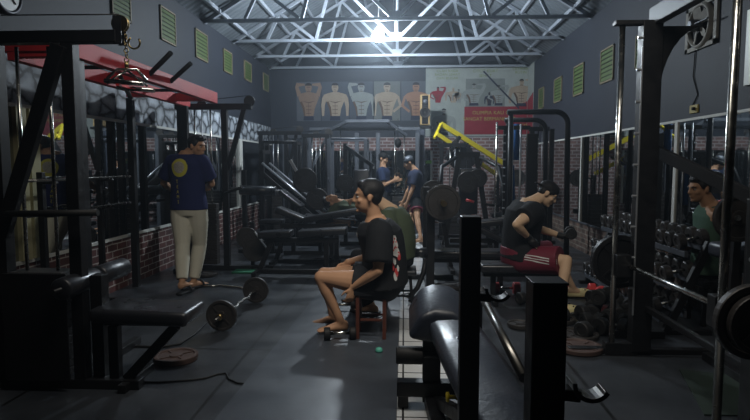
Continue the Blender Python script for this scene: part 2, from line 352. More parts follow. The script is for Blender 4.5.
# louvred windows
LOUV=mat('green_louvre',(.085,.13,.035),.55,0,.5,var=.15); WFR=mat('tan_window_frame',(.22,.18,.11),.65,var=.2); DARKG=mat('dark_window_gap',(.02,.035,.015),.6)
wn=0
def window(sgn,x,y0,y1,z0,z1,ns):
    global wn; wn+=1
    f=bpy.data.objects.new('window_%d'%wn,None); C.objects.link(f); f.location=(x,(y0+y1)/2,z0); f['kind']='structure'
    i=-sgn; a=.022
    fr=MB()
    for (ya,yb,za,zb) in((y0,y0+a,z0,z1),(y1-a,y1,z0,z1),(y0,y1,z0,z0+a),(y0,y1,z1-a,z1)): fr.box((x+i*.01,(ya+yb)/2,(za+zb)/2),(.024,yb-ya,zb-za))
    part(f,'window_frame',fr,WFR)
    part(f,'window_back',MB().box((x+i*.003,(y0+y1)/2,(z0+z1)/2),(.006,y1-y0-.04,z1-z0-.04)),DARKG)
    lv=MB(); h=(z1-z0-2*a)/ns
    for k in range(ns): lv.box((x+i*.012,(y0+y1)/2,z0+a+h*(k+.5)),(.005,y1-y0-2*a,h*.80),ry(-i*.22))
    part(f,'louvres',lv,LOUV)
for (a,b,t,u) in ((111,130,-16,20),(160,175,10,44),(195,207,32,61),(223,231.5,51,74),(244,251,62,82),(263,268,74,92)):
    p=wp(a,u-3,XL);q=wp(b,u+1,XL);r=wp((a+b)/2,t,XL); window(-1,XL,p.y,q.y,(p.z+q.z)/2,r.z,7)
for (a,b,t,u) in ((539,544,88,110),(554.5,562,78,103),(574,584,65,96),(601,614,48,83),(636,650,33,68)):
    p=wp(b,u-3,XR);q=wp(a,u+1,XR);r=wp((a+b)/2,t,XR); window(1,XR,p.y,q.y,(p.z+q.z)/2,r.z,7)
# ceiling bulb
LY=9.6; lp=at(378,36,LY)
T=thing('ceiling_lamp','bare glowing white bulb hanging under the roof trusses','lamp',(lp.x,LY,lp.z+.12))
EMI,nt,b,N,L=ntm('lamp_glow'); b.inputs['Base Color'].default_value=(1,1,1,1); b.inputs['Emission Color'].default_value=(.80,.91,1,1); b.inputs['Emission Strength'].default_value=BULB
part(T,'bulb',MB().ell(lp,(.095,.095,.10),None,24,16),EMI,0,True)
part(T,'socket',MB().cone(lp+V((0,0,.09)),lp+V((0,0,.17)),.03,.025),WHITEP,0,True)
part(T,'wire',MB().tube([lp+V((0,0,.15)),lp+V((.01,.02,.45)),lp+V((-.02,.1,1.3))],.006,6),WHITEP)
# wall clock, exhaust fan, socket
def clock():
    c=at(13,-8,4.4); c.x=XL+.002
    T=thing('wall_clock','round wall clock with pale rim high on the left wall','clock',(XL,c.y,c.z))
    part(T,'clock_case',MB().lathe((XL,c.y,c.z),(1,0,0),[(.17,0),(.17,.035),(.155,.045),(.14,.035),(.14,.03),(.05,.03)],40),STEELG,0,True)
    part(T,'clock_face',MB().lathe((XL+.028,c.y,c.z),(1,0,0),[(.139,0),(.139,.004)],40),CLKF)
    for a,l in((.6,.075),(2.3,.11)): bar(T,'clock_hand',(XL+.035,c.y,c.z),(XL+.035,c.y+l*math.sin(a),c.z+l*math.cos(a)),.012,.004,BLK,0)
clock()
def fan():
    x=XR; p=wp(718,45,XR); q=wp(687,52,XR); y0,y1=p.y,q.y; z0,z1=(p.z+q.z)/2,(p.z+q.z)/2+.44; cy=(y0+y1)/2; cz=(z0+z1)/2
    T=thing('exhaust_fan','square exhaust fan with dark blades high on the right wall','fan',(x,cy,z0))
    FP=mat('dusty_fan_panel',(.36,.34,.30),.7,var=.35,vscale=12)
    part(T,'fan_panel',MB().lathe((x,cy,cz),(-1,0,0),[(.22,0),(.22,.02),(.2,.05),(.185,.05),(.185,.012)],36),FP,0,True)
    fr=MB()
    for (ya,yb,za,zb) in((y0,y0+.05,z0,z1),(y1-.05,y1,z0,z1),(y0,y1,z0,z0+.04),(y0,y1,z1-.04,z1)): fr.box((x-.012,(ya+yb)/2,(za+zb)/2),(.024,yb-ya,zb-za))
    part(T,'fan_frame',fr,FP)
    part(T,'fan_back',MB().lathe((x-.013,cy,cz),(-1,0,0),[(.183,0),(.183,.003)],36),BLK)
    for k in range(5):
        a=k*2*PI/5; d=V((0,math.cos(a),math.sin(a))); t=V((-1,0,0)).cross(d)
        part(T,'fan_blade',MB().prism([(.04,-.02),(.10,-.06),(.175,-.05),(.18,.03),(.10,.035),(.04,.02)],(x-.045,cy,cz),d,(t+V((-.35,0,0))).normalized(),(-.004,0,0)),FP)
    part(T,'fan_motor',MB().lathe((x-.02,cy,cz),(-1,0,0),[(.055,0),(.055,.09),(.04,.11)],24),STEELG,0,True)
    bar(T,'fan_bracket',(x-.10,y0,cz),(x-.10,y1,cz),.02,.012,STEELG)
    part(T,'fan_cord',MB().tube([(x-.01,cy+.1,z0+.02),(x-.008,cy+.12,z0-.25),(x-.008,cy+.02,2.06),(x-.008,wp(693,106,XR).y,1.96)],.006,6),BLK)
    S=thing('wall_socket','small wall socket, yellow light painted in its colour, below the exhaust fan','socket',(x,wp(695,107,XR).y,1.9)); sy=wp(695,107,XR).y
    part(S,'socket_plate',MB().box((x-.008,sy,1.93),(.016,.15,.08)),mat('yellow_lit_plastic',(.45,.36,.10),.5),.004)  # plate colour carries the yellow light falling on the socket
    part(S,'plug',MB().box((x-.03,sy-.03,1.93),(.03,.03,.03)),BLK,.004)
fan()
single('pale_wall_board',MB().box((XR-.01,4.74,2.35),(.02,.36,.62)),CLKF,'pale board fixed on the right wall beyond the fan at the frame edge','notice board',bevel=.003)
# ---------------------------------------------------------------- posters on the back wall
def pcol(name,c): return mat(name,c,.75,0,.2,var=.2,vscale=6)
PS=[pcol('print_skin_light',(.36,.29,.22)),pcol('print_skin_mid',(.25,.17,.125)),pcol('print_skin_grey',(.27,.29,.28)),pcol('print_skin_tan',(.32,.18,.12))]
PSD=pcol('print_shadow',(.12,.075,.055)); PBK=[pcol('print_back_slate',(.10,.11,.13)),pcol('print_back_blue',(.075,.085,.11)),pcol('print_back_grey',(.15,.16,.155))]; PHAIR=pcol('print_hair',(.03,.025,.025)); PJ=pcol('print_trousers',(.03,.035,.06))
def poster(T,x0,x1,z0,z1,bk):
    part(T,'poster_sheet',MB().box(((x0+x1)/2,YB-.004,(z0+z1)/2),(x1-x0,.008,z1-z0)),bk)
def fig(T,cx,z0,h,w,skin,arms,hair=PHAIR,y=YB-.009,legs=True,head=1.0):
    """flat printed bare-chested figure: cx centre, z0 bottom, h height to head top, w shoulder width"""
    P=lambda nm,poly,m,dy=0: part(T,nm,MB().prism(poly,(cx,y-dy,z0),(1,0,0),(0,0,1),(0,-.002,0)),m)
    s=h; P('printed_torso',[(-.17*w,.0*s),(.17*w,0),(.2*w,.12*s),(.25*w,.32*s),(.36*w,.5*s),(.43*w,.62*s),(.34*w,.73*s),(.09*w,.77*s),(.07*w,.82*s),(-.07*w,.82*s),(-.09*w,.77*s),(-.34*w,.73*s),(-.43*w,.62*s),(-.36*w,.5*s),(-.25*w,.32*s),(-.2*w,.12*s)],skin)
    if legs: P('printed_trousers',[(-.22*w,0),(.22*w,0),(.2*w,.12*s),(-.2*w,.12*s)],PJ,.002)
    q=[(.115*head*s*.72*math.cos(t*PI/8),.89*s+.115*s*head*math.sin(t*PI/8)) for t in range(16)]; P('printed_head',q,skin,.002)
    P('printed_hair',[(.115*s*.74*head*math.cos(t*PI/8),.945*s+.068*s*head*math.sin(t*PI/8)) for t in range(0,9)],hair,.004); P('printed_face_shade',[(-.05*s,.915*s),(.05*s,.915*s),(.05*s,.895*s),(-.05*s,.895*s)],PSD,.004); P('printed_mouth',[(-.025*s,.835*s),(.025*s,.835*s),(.02*s,.825*s),(-.02*s,.825*s)],PSD,.004); P('printed_neck_shade',[(-.07*w,.80*s),(.07*w,.80*s),(.05*w,.77*s),(-.05*w,.77*s)],PSD,.002); P('printed_side_shade',[(-.36*w,.5*s),(-.25*w,.32*s),(-.2*w,.12*s),(-.14*w,.12*s),(-.17*w,.35*s),(-.28*w,.52*s)],PSD,.0015); P('printed_midline',[(-.008*w,.50*s),(.008*w,.50*s),(.008*w,.15*s),(-.008*w,.15*s)],PSD,.002)
    P('printed_chest_shade',[(-.3*w,.53*s),(0,.5*s),(.3*w,.53*s),(.02*w,.47*s)],PSD,.002)
    for k in range(3): P('printed_belly_shade',[(-.12*w,(.40-.1*k)*s),(.12*w,(.40-.1*k)*s),(.11*w,(.385-.1*k)*s),(-.11*w,(.385-.1*k)*s)],PSD,.002)
    for sg in(-1,1):
        m=arms[0 if sg<0 else 1]
        if m=='down': P('printed_arm',[(sg*.30*w,.735*s),(sg*.46*w,.70*s),(sg*.54*w,.60*s),(sg*.575*w,.42*s),(sg*.55*w,.12*s),(sg*.46*w,.12*s),(sg*.43*w,.40*s),(sg*.37*w,.54*s)],skin,.001)
        if m=='up': P('printed_arm',[(sg*.3*w,.70*s),(sg*.46*w,.64*s),(sg*.56*w,.9*s),(sg*.5*w,1.02*s),(sg*.16*w,1.0*s),(sg*.14*w,.95*s),(sg*.42*w,.92*s)],skin,.001)
        if m=='hip': P('printed_arm',[(sg*.36*w,.72*s),(sg*.5*w,.64*s),(sg*.62*w,.38*s),(sg*.28*w,.2*s),(sg*.24*w,.26*s),(sg*.5*w,.4*s)],skin,.001)
zt=3.33;zb=2.42
specs=[(297,321,'printed bodybuilder poster with both arms raised, leftmost on back wall',PBK[0],PS[1],('up','up')),
(322,349,'poster of pale bare-chested man with arms down, second from left',PBK[1],PS[0],('down','down')),
(350,373,'faded poster of man lifting one arm, middle of the poster row',PBK[1],PS[2],('up','down')),
(374,400,'grey-backed poster of turned muscular torso, fourth from left',PBK[2],PS[0],('down','hip')),
(401,430,'poster of smiling tanned man beside the white banner',PBK[0],PS[3],('hip','down'))]
for a,b_,lab,bk,sk,ar in specs:
    x0=(a-404)/FPX*YB; x1=(b_-404)/FPX*YB
    T=thing('bodybuilder_poster',lab,'poster',((x0+x1)/2,YB,zb),'bodybuilder posters on the back wall')
    poster(T,x0,x1,zb,zt,bk); fig(T,(x0+x1)/2,zb+.01,.86,.57,sk,ar,head=1.12)
def text(T,name,s,o,ax,ay,size,m,align='CENTER',off=.004,spacing=1.0):
    cu=bpy.data.curves.new('t','FONT'); cu.body=s; cu.size=size; cu.align_x=align; cu.extrude=.001; cu.space_character=spacing
    t=bpy.data.objects.new('t',cu); C.objects.link(t); bpy.context.view_layer.update()
    me=bpy.data.meshes.new_from_object(t.evaluated_get(bpy.context.evaluated_depsgraph_get())); bpy.data.objects.remove(t)
    ax=V(ax);ay=V(ay);n=ax.cross(ay); mb=MB(); root=T; 
    mb.add([V(o)+ax*v.co.x+ay*v.co.y+n*(v.co.z+off) for v in me.vertices],[tuple(p.vertices) for p in me.polygons])
    return part(T,name,mb,m)
LETG=pcol('print_letter_olive',(.22,.27,.10)); LETY=pcol('print_letter_yellow',(.40,.37,.10)); BANW=pcol('banner_white',(.34,.37,.35)); BANR=pcol('banner_red',(.27,.03,.045))
bx=lambda p:(p-404)/FPX*YB; bz=lambda p:1.38-(p-165)/FPX*YB
T=thing('gym_banner','large white and red printed gym banner covering the right of the back wall','banner',(1.7,YB,2.1))
part(T,'banner_sheet',MB().box(((bx(425)+XR-.01)/2,YB-.005,(bz(68)+bz(137))/2),(XR-.01-bx(425),.008,bz(68)-bz(137))),BANW)
part(T,'banner_side_sheet',MB().box((XR-.005,YB-.30,(bz(68)+bz(137))/2),(.008,.58,bz(68)-bz(137))),BANW)
part(T,'banner_red_panel',MB().prism([(bx(463),bz(135)),(XR-.02,bz(135)),(XR-.02,bz(103)),(bx(512),bz(108)),(bx(463),bz(108))],(0,YB-.011,0),(1,0,0),(0,0,1),(0,-.003,0)),BANR)
part(T,'banner_red_side_panel',MB().prism([(YB-.02,bz(135)),(YB-.58,bz(135)),(YB-.58,bz(97)),(YB-.02,bz(103))],(XR-.010,0,0),(0,1,0),(0,0,1),(-.003,0,0)),BANR)
part(T,'banner_photo_panel',MB().box(((bx(464)+bx(502))/2,YB-.012,(bz(81)+bz(108))/2),(bx(502)-bx(464),.003,bz(81)-bz(108))),pcol('print_grey_photo',(.20,.22,.21)))
for k,(cx,z,h,w,sk) in enumerate(((bx(472),bz(107),.5,.5,2),(bx(496),bz(107),.46,.42,2),(bx(487),bz(107),.3,.2,2))): fig(T,cx,z,h,w,PS[sk] if k<2 else PJ,('hip','up') if k<2 else ('down','down'),y=YB-.014)
fig(T,bx(437),bz(104),.36,.34,BANR,('hip','up'),y=YB-.010,legs=False); fig(T,bx(452),bz(104),.34,.34,PS[0],('down','hip'),y=YB-.010,hair=PS[0],legs=False); fig(T,bx(464)-.16,bz(104),.3,.28,PS[2],('down','down'),y=YB-.010,legs=False)
fig(T,bx(443),bz(136),.62,.5,PS[2],('down','down'),y=YB-.010)
fig(T,bx(518),bz(108),.62,.52,PS[0],('down','up'),y=YB-.012)
_o=(1,0,0);_u=(0,0,1)
for z,s in((74.5,'OLAH RAGA'),(78,'BADAN SEHAT'),(81.5,'DAN BUGAR')): text(T,'banner_lettering',s,(bx(446),YB-.009,bz(z)),_o,_u,.085,LETG,spacing=1.05)
for z,s in((75,'OTOT KUAT'),(79.5,'SEHAT')): text(T,'banner_lettering',s,(bx(483),YB-.009,bz(z)),_o,_u,.10,LETG)
for z,s in((73,'LATIHAN'),(76.5,'RUTIN')): text(T,'banner_lettering',s,(bx(517),YB-.009,bz(z)),_o,_u,.09,LETG)
text(T,'banner_lettering','OLIMPIA KAU OF',(bx(490),YB-.014,bz(115.5)),_o,_u,.115,LETY,spacing=1.05)
text(T,'banner_lettering','SANGAT BERMANFAAT',(bx(487),YB-.014,bz(121.5)),_o,_u,.115,LETY,spacing=1.0)
text(T,'banner_lettering','GYM',(bx(526)-.1,YB-.014,bz(128)),_o,_u,.11,LETY)
part(T,'printed_barbell',MB().bar((bx(481),YB-.016,bz(74)),(bx(516),YB-.016,bz(110)),.004,.035),PJ)
# ================================================================ PEOPLE
def baked(name,mb,m,parent,voxel,smooth=6,sfac=.5,off=None,extra=None):
    """union the overlapping pieces into one continuous surface"""
    root=parent;o0=V((0,0,0))
    while root is not None: o0=o0+root.location; root=root.parent
    me=mb.mesh(name,o0,False,False); o=bpy.data.objects.new(name,me); C.objects.link(o)
    r=o.modifiers.new('r','REMESH'); r.mode='VOXEL'; r.voxel_size=voxel; r.use_smooth_shade=True
    s=o.modifiers.new('s','SMOOTH'); s.factor=sfac; s.iterations=smooth
    if extra: extra(o)
    bpy.context.view_layer.update()
    ne=bpy.data.meshes.new_from_object(o.evaluated_get(bpy.context.evaluated_depsgraph_get())); ne.name=name
    for x in list(o.modifiers): o.modifiers.remove(x)
    o.data=ne; ne.materials.clear(); ne.materials.append(m)
    for p in ne.polygons: p.use_smooth=True
    o.parent=parent; return o
def ik(a,t,l1,l2,pole):
    a=V(a);t=V(t);d=t-a; L=d.length
    if L>(l1+l2)*.998: t=a+d.normalized()*(l1+l2)*.998; d=t-a; L=d.length
    x=(l1*l1-l2*l2+L*L)/(2*L); h=math.sqrt(max(0,l1*l1-x*x)); n=d.normalized(); p=V(pole); p=(p-n*p.dot(n)).normalized()
    return a+n*x+p*h,t
def hand(mb,w,d,n,curl=.5,side=1):
    """w wrist, d direction of the hand, n palm normal; side gives the thumb side"""
    d=V(d).normalized(); n=V(n); n=(n-d*n.dot(d)).normalized(); t=d.cross(n)*side
    mb.loft([(w-d*.02,t*.026,n*.02),(w+d*.02,t*.034,n*.018),(w+d*.06,t*.041,n*.016),(w+d*.095,t*.040,n*.013)],14)
    for k,(o,l) in enumerate(((.031,.075),(.0105,.084),(-.0105,.078),(-.031,.062))):
        p=w+d*.088+t*o; dd=V(d); pts=[p-d*.02,p]; 
        for j in range(3):
            a=curl*(.55,.9,.7)[j]; q=M.Rotation(-a*side,3,t) if False else None
            dd=(dd*math.cos(a)+n*math.sin(a)).normalized() if j==0 else (dd*math.cos(a)+(n*dd.dot(d)-d*dd.dot(n)).normalized()*math.sin(a)).normalized()
            p=p+dd*l*(.42,.32,.26)[j]; pts.append(p)
        mb.limb(pts,[.0095,.0092,.0088,.008,.0072],8)
    p=w+d*.03+t*.03; a=(d*.6+t*.75+n*.25).normalized(); q=p+a*.04; a2=(d*.9+t*.2+n*.5*curl).normalized()
    mb.limb([p-t*.012,p,q,q+a2*.035],[.013,.013,.0105,.0085],8)
def person(name,label,J,outfit,voxel=.009,hvox=.0075):
    """J: pelvis, chest (between the shoulders), face dir, body dir, wrists / ankles targets and poles"""
    pel=V(J['pelvis']); che=V(J['chest']); f=V(J['front']).normalized(); k=J.get('scale',1.0); HS=J.get('hs',1.0)
    up=(che-pel).normalized(); side=f.cross(V((0,0,1))).normalized()          # the figure's right side
    f2=(f-up*f.dot(up)).normalized(); sd=J.get('shoulder_side'); sd=V(sd).normalized() if sd else side
    gz=J.get('ground',pel.z)
    T=thing(name,label,'person',J.get('base',(pel.x,pel.y,0)))
    b=MB(); L_=(che-pel).length
    W=J.get('w',1.0)
    c=lambda t: pel+(che-pel)*t
    bow=J.get('bow',0.0)   # hunch: torso bows backward
    cb=lambda t: c(t)-f2*bow*math.sin(PI*min(1,max(0,t)))
    fs=lambda t: (side*(1-t)+sd*t).normalized()
    secs=[(-.16,.125,.10),(-.06,.165,.118),(.08,.168,.118),(.28,.148,.102),(.48,.142,.10),(.68,.165,.112),(.86,.178,.115),(.96,.15,.095),(1.06,.085,.07),(1.13,.058,.058)]
    b.loft([(cb(t),fs(max(0,min(1,t)))*a*W,f2*bb*W) for t,a,bb in secs],24)
    sh={};el={};wr={};hp={};kn={};an={}
    hd=V(J['head']) if 'head' in J else che+up*.22+V((0,0,.06))
    nb=cb(1.02); b.limb([nb,nb.lerp(hd,.5),hd],[.068,.060,.058],16)
    for sg,key in((1,'R'),(-1,'L')):
        S=cb(.90)+sd*sg*.172*W; sh[key]=S; b.ell(S,.062*W)
        b.limb([cb(.92)+sd*sg*.06,S],[.075,.06*W])
        E_,Wr=ik(S,J['wrist'+key],.285*k,.25*k,J.get('epole'+key,-f2)); el[key]=E_;wr[key]=Wr
        b.limb([S,S.lerp(E_,.4),E_],[.052*W,.05*W,.038]); b.limb([E_,E_.lerp(Wr,.3),Wr],[.038,.041,.026])
        dr=V(J.get('hand'+key,(Wr-E_))).normalized(); hand(b,Wr,dr,V(J.get('palm'+key,-side*sg)),J.get('curl'+key,.5),J.get('thumb'+key,sg))
        Hh=pel+side*sg*.088*W-up*.03; hp[key]=Hh
        K,A=ik(Hh,J['ankle'+key],J.get('thigh',.43*k),J.get('shin',.415*k),J.get('kpole'+key,f)); kn[key]=K; an[key]=A
        b.limb([Hh,Hh.lerp(K,.35),K.lerp(Hh,.08),K],[.088*W,.084*W,.056,.053]); b.limb([K,K.lerp(A,.3),K.lerp(A,.75),A],[.052,.054,.036,.034])
        td=V(J.get('toe'+key,f)); td.z=J.get('toez'+key,0.0) ; td.normalize(); ft=td.cross(V((0,0,1))).normalized(); fu=ft.cross(td)
        s0=A-fu*.0
        b.loft([(A-td*.06-fu*.03,ft*.022,fu*.025),(A-td*.045-fu*.03,ft*.031,fu*.042),(A+td*.0-fu*.028,ft*.034,fu*.046),(A+td*.06-fu*.038,ft*.039,fu*.034),(A+td*.12-fu*.05,ft*.045,fu*.022),(A+td*.165-fu*.056,ft*.042,fu*.016),(A+td*.185-fu*.058,ft*.025,fu*.01)],14)
        for q in range(5): b.limb([A+td*.14+ft*(q-2)*.018*1-fu*.056,A+td*(.195-.008*abs(q-(1.5 if sg<0 else 2.5)))+ft*(q-2)*.0185-fu*.06],[.012,.0105],8)
    # head
    hf=V(J.get('look',f)).normalized(); hu=V(J.get('headup',V((0,0,1)))); hu=(hu-hf*hu.dot(hf)).normalized(); hs=hf.cross(hu)
    Rm=M((( hs.x,hf.x,hu.x),(hs.y,hf.y,hu.y),(hs.z,hf.z,hu.z)))
    P=lambda x,y,z: hd+(hs*x+hf*y+hu*z)*HS

    b.ell(P(0,-.012,.035),(.074*HS,.092*HS,.082*HS),Rm,22,14); b.ell(P(0,.025,-.03),(.058*HS,.066*HS,.078*HS),Rm,20,12)
    b.ell(P(0,.042,-.075),(.036,.042,.034),Rm); b.ell(P(0,.072,.028),(.052,.022,.018),Rm)
    b.limb([P(0,.088,.018),P(0,.104,-.022)],[.010,.0145],10); b.ell(P(.013,.096,-.026),.0095,None,8,6); b.ell(P(-.013,.096,-.026),.0095,None,8,6)
    b.ell(P(0,.086,-.052),(.024,.013,.007),Rm); b.ell(P(0,.084,-.064),(.021,.013,.007),Rm); b.ell(P(0,.078,-.092),(.02,.014,.014),Rm)
    for s_ in(-1,1):
        b.ell(P(s_*.077,-.008,-.005),(.010,.02,.031),Rm,10,8); b.ell(P(s_*.042,.06,-.022),(.022,.022,.02),Rm)
    body=baked('body',b,outfit.get('skin',SKIN),T,hvox,4)
    for s_ in(-1,1):
        e=part(T,'eye',MB().ell(P(s_*.031,.073,.004),(.013,.012,.0075),Rm,14,10),EYEW,0,True)
        part(e,'iris',MB().ell(P(s_*.031,.0832,.004),(.0055,.0035,.0055),Rm,10,8),IRIS,0,True)
        part(T,'eyebrow',MB().limb([P(s_*.016,.094,.024),P(s_*.034,.091,.029),P(s_*.05,.078,.024)],[.0035,.004,.0028],6),HAIR,0,True)
    # hair
    h=MB(); hs_=outfit.get('hair','short')
    if hs_!='none':
        h.ell(P(0,-.02,.05),(.080*HS,.093*HS,.080*HS),Rm,22,14); h.ell(P(0,-.045,.01),(.070*HS,.052*HS,.068*HS),Rm,18,12)
        h.ell(P(0,.03,.088),(.062,.055,.038),Rm,16,10)
        for s_ in(-1,1): h.ell(P(s_*.068,.012,.035),(.014,.03,.035),Rm,10,8)
        if hs_=='tuft':
            for q in range(7): h.ell(P(-.05+.0167*q,.055+.01*math.sin(q*2),.098+.007*math.cos(q*3)),(.018,.03,.02),Rm,8,6)
        baked('hair',h,HAIR,T,.0075,3)
    if 'cap' in outfit:
        h=MB().ell(P(0,-.012,.058),(.086,.103,.078),Rm,22,14)
        if outfit.get('brim'): 
            bd=outfit['brim']; h.loft([(P(0,bd*.07,.045),hs*.07,hu*.008),(P(0,bd*.13,.038),hs*.065,hu*.007),(P(0,bd*.165,.03),hs*.03,hu*.006)],16)
        baked('cap',h,outfit['cap'],T,.0075,4)
    # shirt
    if 'shirt' in outfit:
        s=MB(); o=outfit.get('loose',.022); t0=outfit.get('hem',-.12)
        ts=[(t0,.178,.125),(.08,.172,.12),(.28,.158,.115),(.48,.155,.112),(.68,.17,.116),(.86,.18,.117),(.96,.150,.096),(1.05,.082,.068)]
        bl=outfit.get('belly',0)
        s.loft([(cb(t)+f2*bl*math.sin(PI*max(0,min(1,t+.1))),fs(max(0,min(1,t)))*(a*W+o),f2*(bb*W+o)) for t,a,bb in ts],26)
        sl=outfit.get('sleeve',.62)
        for sg,key in((1,'R'),(-1,'L')):
            S=sh[key];E_=el[key]
            if sl>0:
                s.limb([cb(.92)+sd*sg*.06,S],[.088,.062*W+o*.6]); s.cone(S,S.lerp(E_,sl),.058*W+o*.8,.056*W+o*1.05,18); s.ell(S,.062*W+o*.6)
            else: s.limb([cb(.9)+sd*sg*.06,cb(.93)+sd*sg*.105],[.08,.06])
        sh_=baked('t_shirt' if sl>0 else 'tank_top',s,outfit['shirt'],T,voxel,4)
    # lower garment
    if 'lower' in outfit:
        s=MB(); o=outfit.get('lloose',.018); lf=outfit.get('leg',2.0)
        s.loft([(cb(t),side*(a*W+o),f2*(bb*W+o)) for t,a,bb in((-.2,.14,.11),(-.06,.172,.125),(.06,.17,.12),(.13,.16,.112))],26)
        for key in'RL':
            H,K,A=hp[key],kn[key],an[key]
            if lf<=1:
                s.cone(H,H.lerp(K,lf),.092*W+o*.6,.072*W+o*outfit.get('flare',2.0),20); s.ell(H,.094*W+o*.6)
            else:
                s.limb([H,H.lerp(K,.35),K],[.09*W+o,.088*W+o,.06+o*.9]); q=min(1,lf-1); s.limb([K,K.lerp(A,.4*q)],[.06+o*.9,.062+o*.8]); s.cone(K.lerp(A,.4*q),K.lerp(A,q),.062+o*.8,.048+o*.5,18)
        baked(outfit.get('lname','trousers' if lf>1 else 'shorts'),s,outfit['lower'],T,voxel,5)
    return dict(T=T,P=P,sh=sh,el=el,wr=wr,hp=hp,kn=kn,an=an,cb=cb,side=side,sd=sd,f=f2,up=up,hd=hd,body=body,Rm=Rm)
def shoe(T,name,A,td,m,w=.05,strap=True):
    td=V(td);td.z=0;td.normalize(); ft=td.cross(V((0,0,1)))
    b=MB(); b.prism([(-.075,-w*.7),(-.085,0),(-.075,w*.7),(0,w*.82),(.1,w*1.1),(.17,w*1.02),(.215,w*.55),(.22,0),(.215,-w*.55),(.17,-w*1.02),(.1,-w*1.1),(0,-w*.82)],A,td,ft,(0,0,.028))
    o=part(T,name,b,m,.006)
    if strap: part(o,'strap',MB().tube(arc(V(A)+td*.1+V((0,0,.02)),ft,V((0,0,1)),.056,0,PI,10),[.012]*11,8),m,0,True)
    return o
def onto(o,target,off=.004):
    """press a flat print onto the cloth behind it"""
    s=o.modifiers.new('w','SHRINKWRAP'); s.target=target; s.wrap_method='NEAREST_SURFACEPOINT'; s.wrap_mode='ABOVE_SURFACE'; s.offset=off
def child(T,name): return [c for c in T.children if c.name.split('.')[0]==name][0]
def grid_disc(c,ax,ay,r0,r1,nr=5,n=32):
    vs=[];fs=[]
    for i in range(nr+1):
        r=r0+(r1-r0)*i/nr
        for k in range(n): q=2*PI*k/n; vs.append(V(c)+V(ax)*r*math.cos(q)+V(ay)*r*math.sin(q))
    for i in range(nr):
        for k in range(n): fs.append((i*n+k,i*n+(k+1)%n,(i+1)*n+(k+1)%n,(i+1)*n+k))
    return MB().add(vs,fs)

# ---- standing man in navy shirt (seen from behind, head turned right)
d=6.1
f=V((.18,1,0)); pel=at(189,213,d); pel.z=.93; che=at(187,160,d); che.z=1.47
S=person('person','man standing by the left wall in navy T-shirt with yellow emblem and beige track pants',dict(
 pelvis=pel,chest=che,front=f,base=(pel.x,pel.y,0),head=at(196.5,146.5,d-.02),look=V((.92,-.22,-.12)),
 w=1.08,wristR=at(207,186,d+.30),epoleR=V((.7,-.2,-1)),handR=V((-.3,1,-.1)),palmR=V((0,0,-1)),curlR=.6,
 wristL=at(172,190,d+.34),epoleL=V((-.7,-.2,-1)),handL=V((.5,1,-.2)),palmL=V((0,0,-1)),curlL=.6,
 ankleR=fl(192,281,.085)+V((.02,0,0)),ankleL=fl(184,287,.085)+V((-.02,-.0,0)),kpoleR=V((.1,1,0)),kpoleL=V((-.1,1,0)),toeR=V((.45,1,0)),toeL=V((.1,1,0))),
 dict(shirt=NAVY,sleeve=.75,loose=.026,hem=-.08,lower=BEIGE,leg=1.93,lloose=.022,hair='tuft'))
T=S['T']; sh=child(T,'t_shirt')
for k in'RL': 
    A=S['an'][k]; shoe(T,'sandal',V((A.x,A.y,.0015)),V((.45,1,0)) if k=='R' else V((.1,1,0)),RUB)
bk=-S['f']; ax=(S['sd']).normalized(); c0=at(178,167,d-.16)
for nm,r0,r1,m in(('shirt_emblem_ring',.068,.108,mat('emblem_yellow',(.55,.52,.06),.8)),('shirt_emblem_centre',.001,.068,mat('emblem_pale',(.42,.40,.34),.8,var=.6,vscale=60))):
    o=part(sh,nm,grid_disc(c0,ax,V((0,0,1)),r0,r1),m,0,True); onto(o,sh,.003)
for k,ch in enumerate('TEAMS'):
    o=text(sh,'shirt_letter',ch,at(174.5+k*.6,181.5+k*5,d-.17)+V((0,0,-.02)),ax,V((0,0,1)),.052,mat('emblem_letter',(.62,.55,.05),.8) if k==0 else bpy.data.materials['emblem_letter']); onto(o,sh,.003)
lw=child(T,'trousers')
o=part(lw,'trouser_stripe',MB().tube([S['hp']['R'].lerp(S['kn']['R'],t)+S['side']*(.115-.045*t) for t in(0,.3,.6,1)]+[S['kn']['R'].lerp(S['an']['R'],t)+S['side']*(.075-.02*t) for t in(.4,.85)],.006,6),CHARC)

# ---- seated man in black T-shirt (facing left)
d=4.5
pel=at(384,279,d); che=at(376,223,d+.02); f=V((-1,-.10,0))
S2=person('person','young man in black T-shirt and shorts sitting barefoot on a stool, facing left',dict(
 pelvis=pel,chest=che,front=f,base=(pel.x,pel.y,0),head=at(368.5,197,d),hs=1.18,scale=1.06,thigh=.53,shin=.41,look=V((-1,-.06,-.03)),shoulder_side=V((-.12,1,0)),bow=.03,w=1.25,
 wristL=at(353,287,d-.20),epoleL=V((.6,-.5,-.3)),handL=V((-.25,.0,-1)),palmL=V((-.5,.8,0)),curlL=.7,thumbL=-1,
 wristR=at(348,262,d+.20),epoleR=V((.5,.5,-.3)),handR=V((-.5,0,-1)),palmR=V((0,-1,0)),curlR=.8,
 ankleL=at(341,322,d-.03),kpoleL=V((-1,0,.75)),ankleR=at(333,316,d+.3),kpoleR=V((-1,0,.8)),toeL=V((-1,-.25,0)),toeR=V((-1,-.15,0))),
 dict(shirt=BLACKC,sleeve=.80,loose=.038,hem=-.10,lower=CHARC,leg=.48,lloose=.022,hair='short',skin=SKIN))
for k in'LR': print('foot',k,S2['an'][k],S2['kn'][k])
sh2=child(S2['T'],'t_shirt')
REDP=mat('print_red',(.5,.04,.04),.8); WHP=mat('print_white',(.6,.6,.58),.8)
_r=random.Random(3); bk=-S2['f']
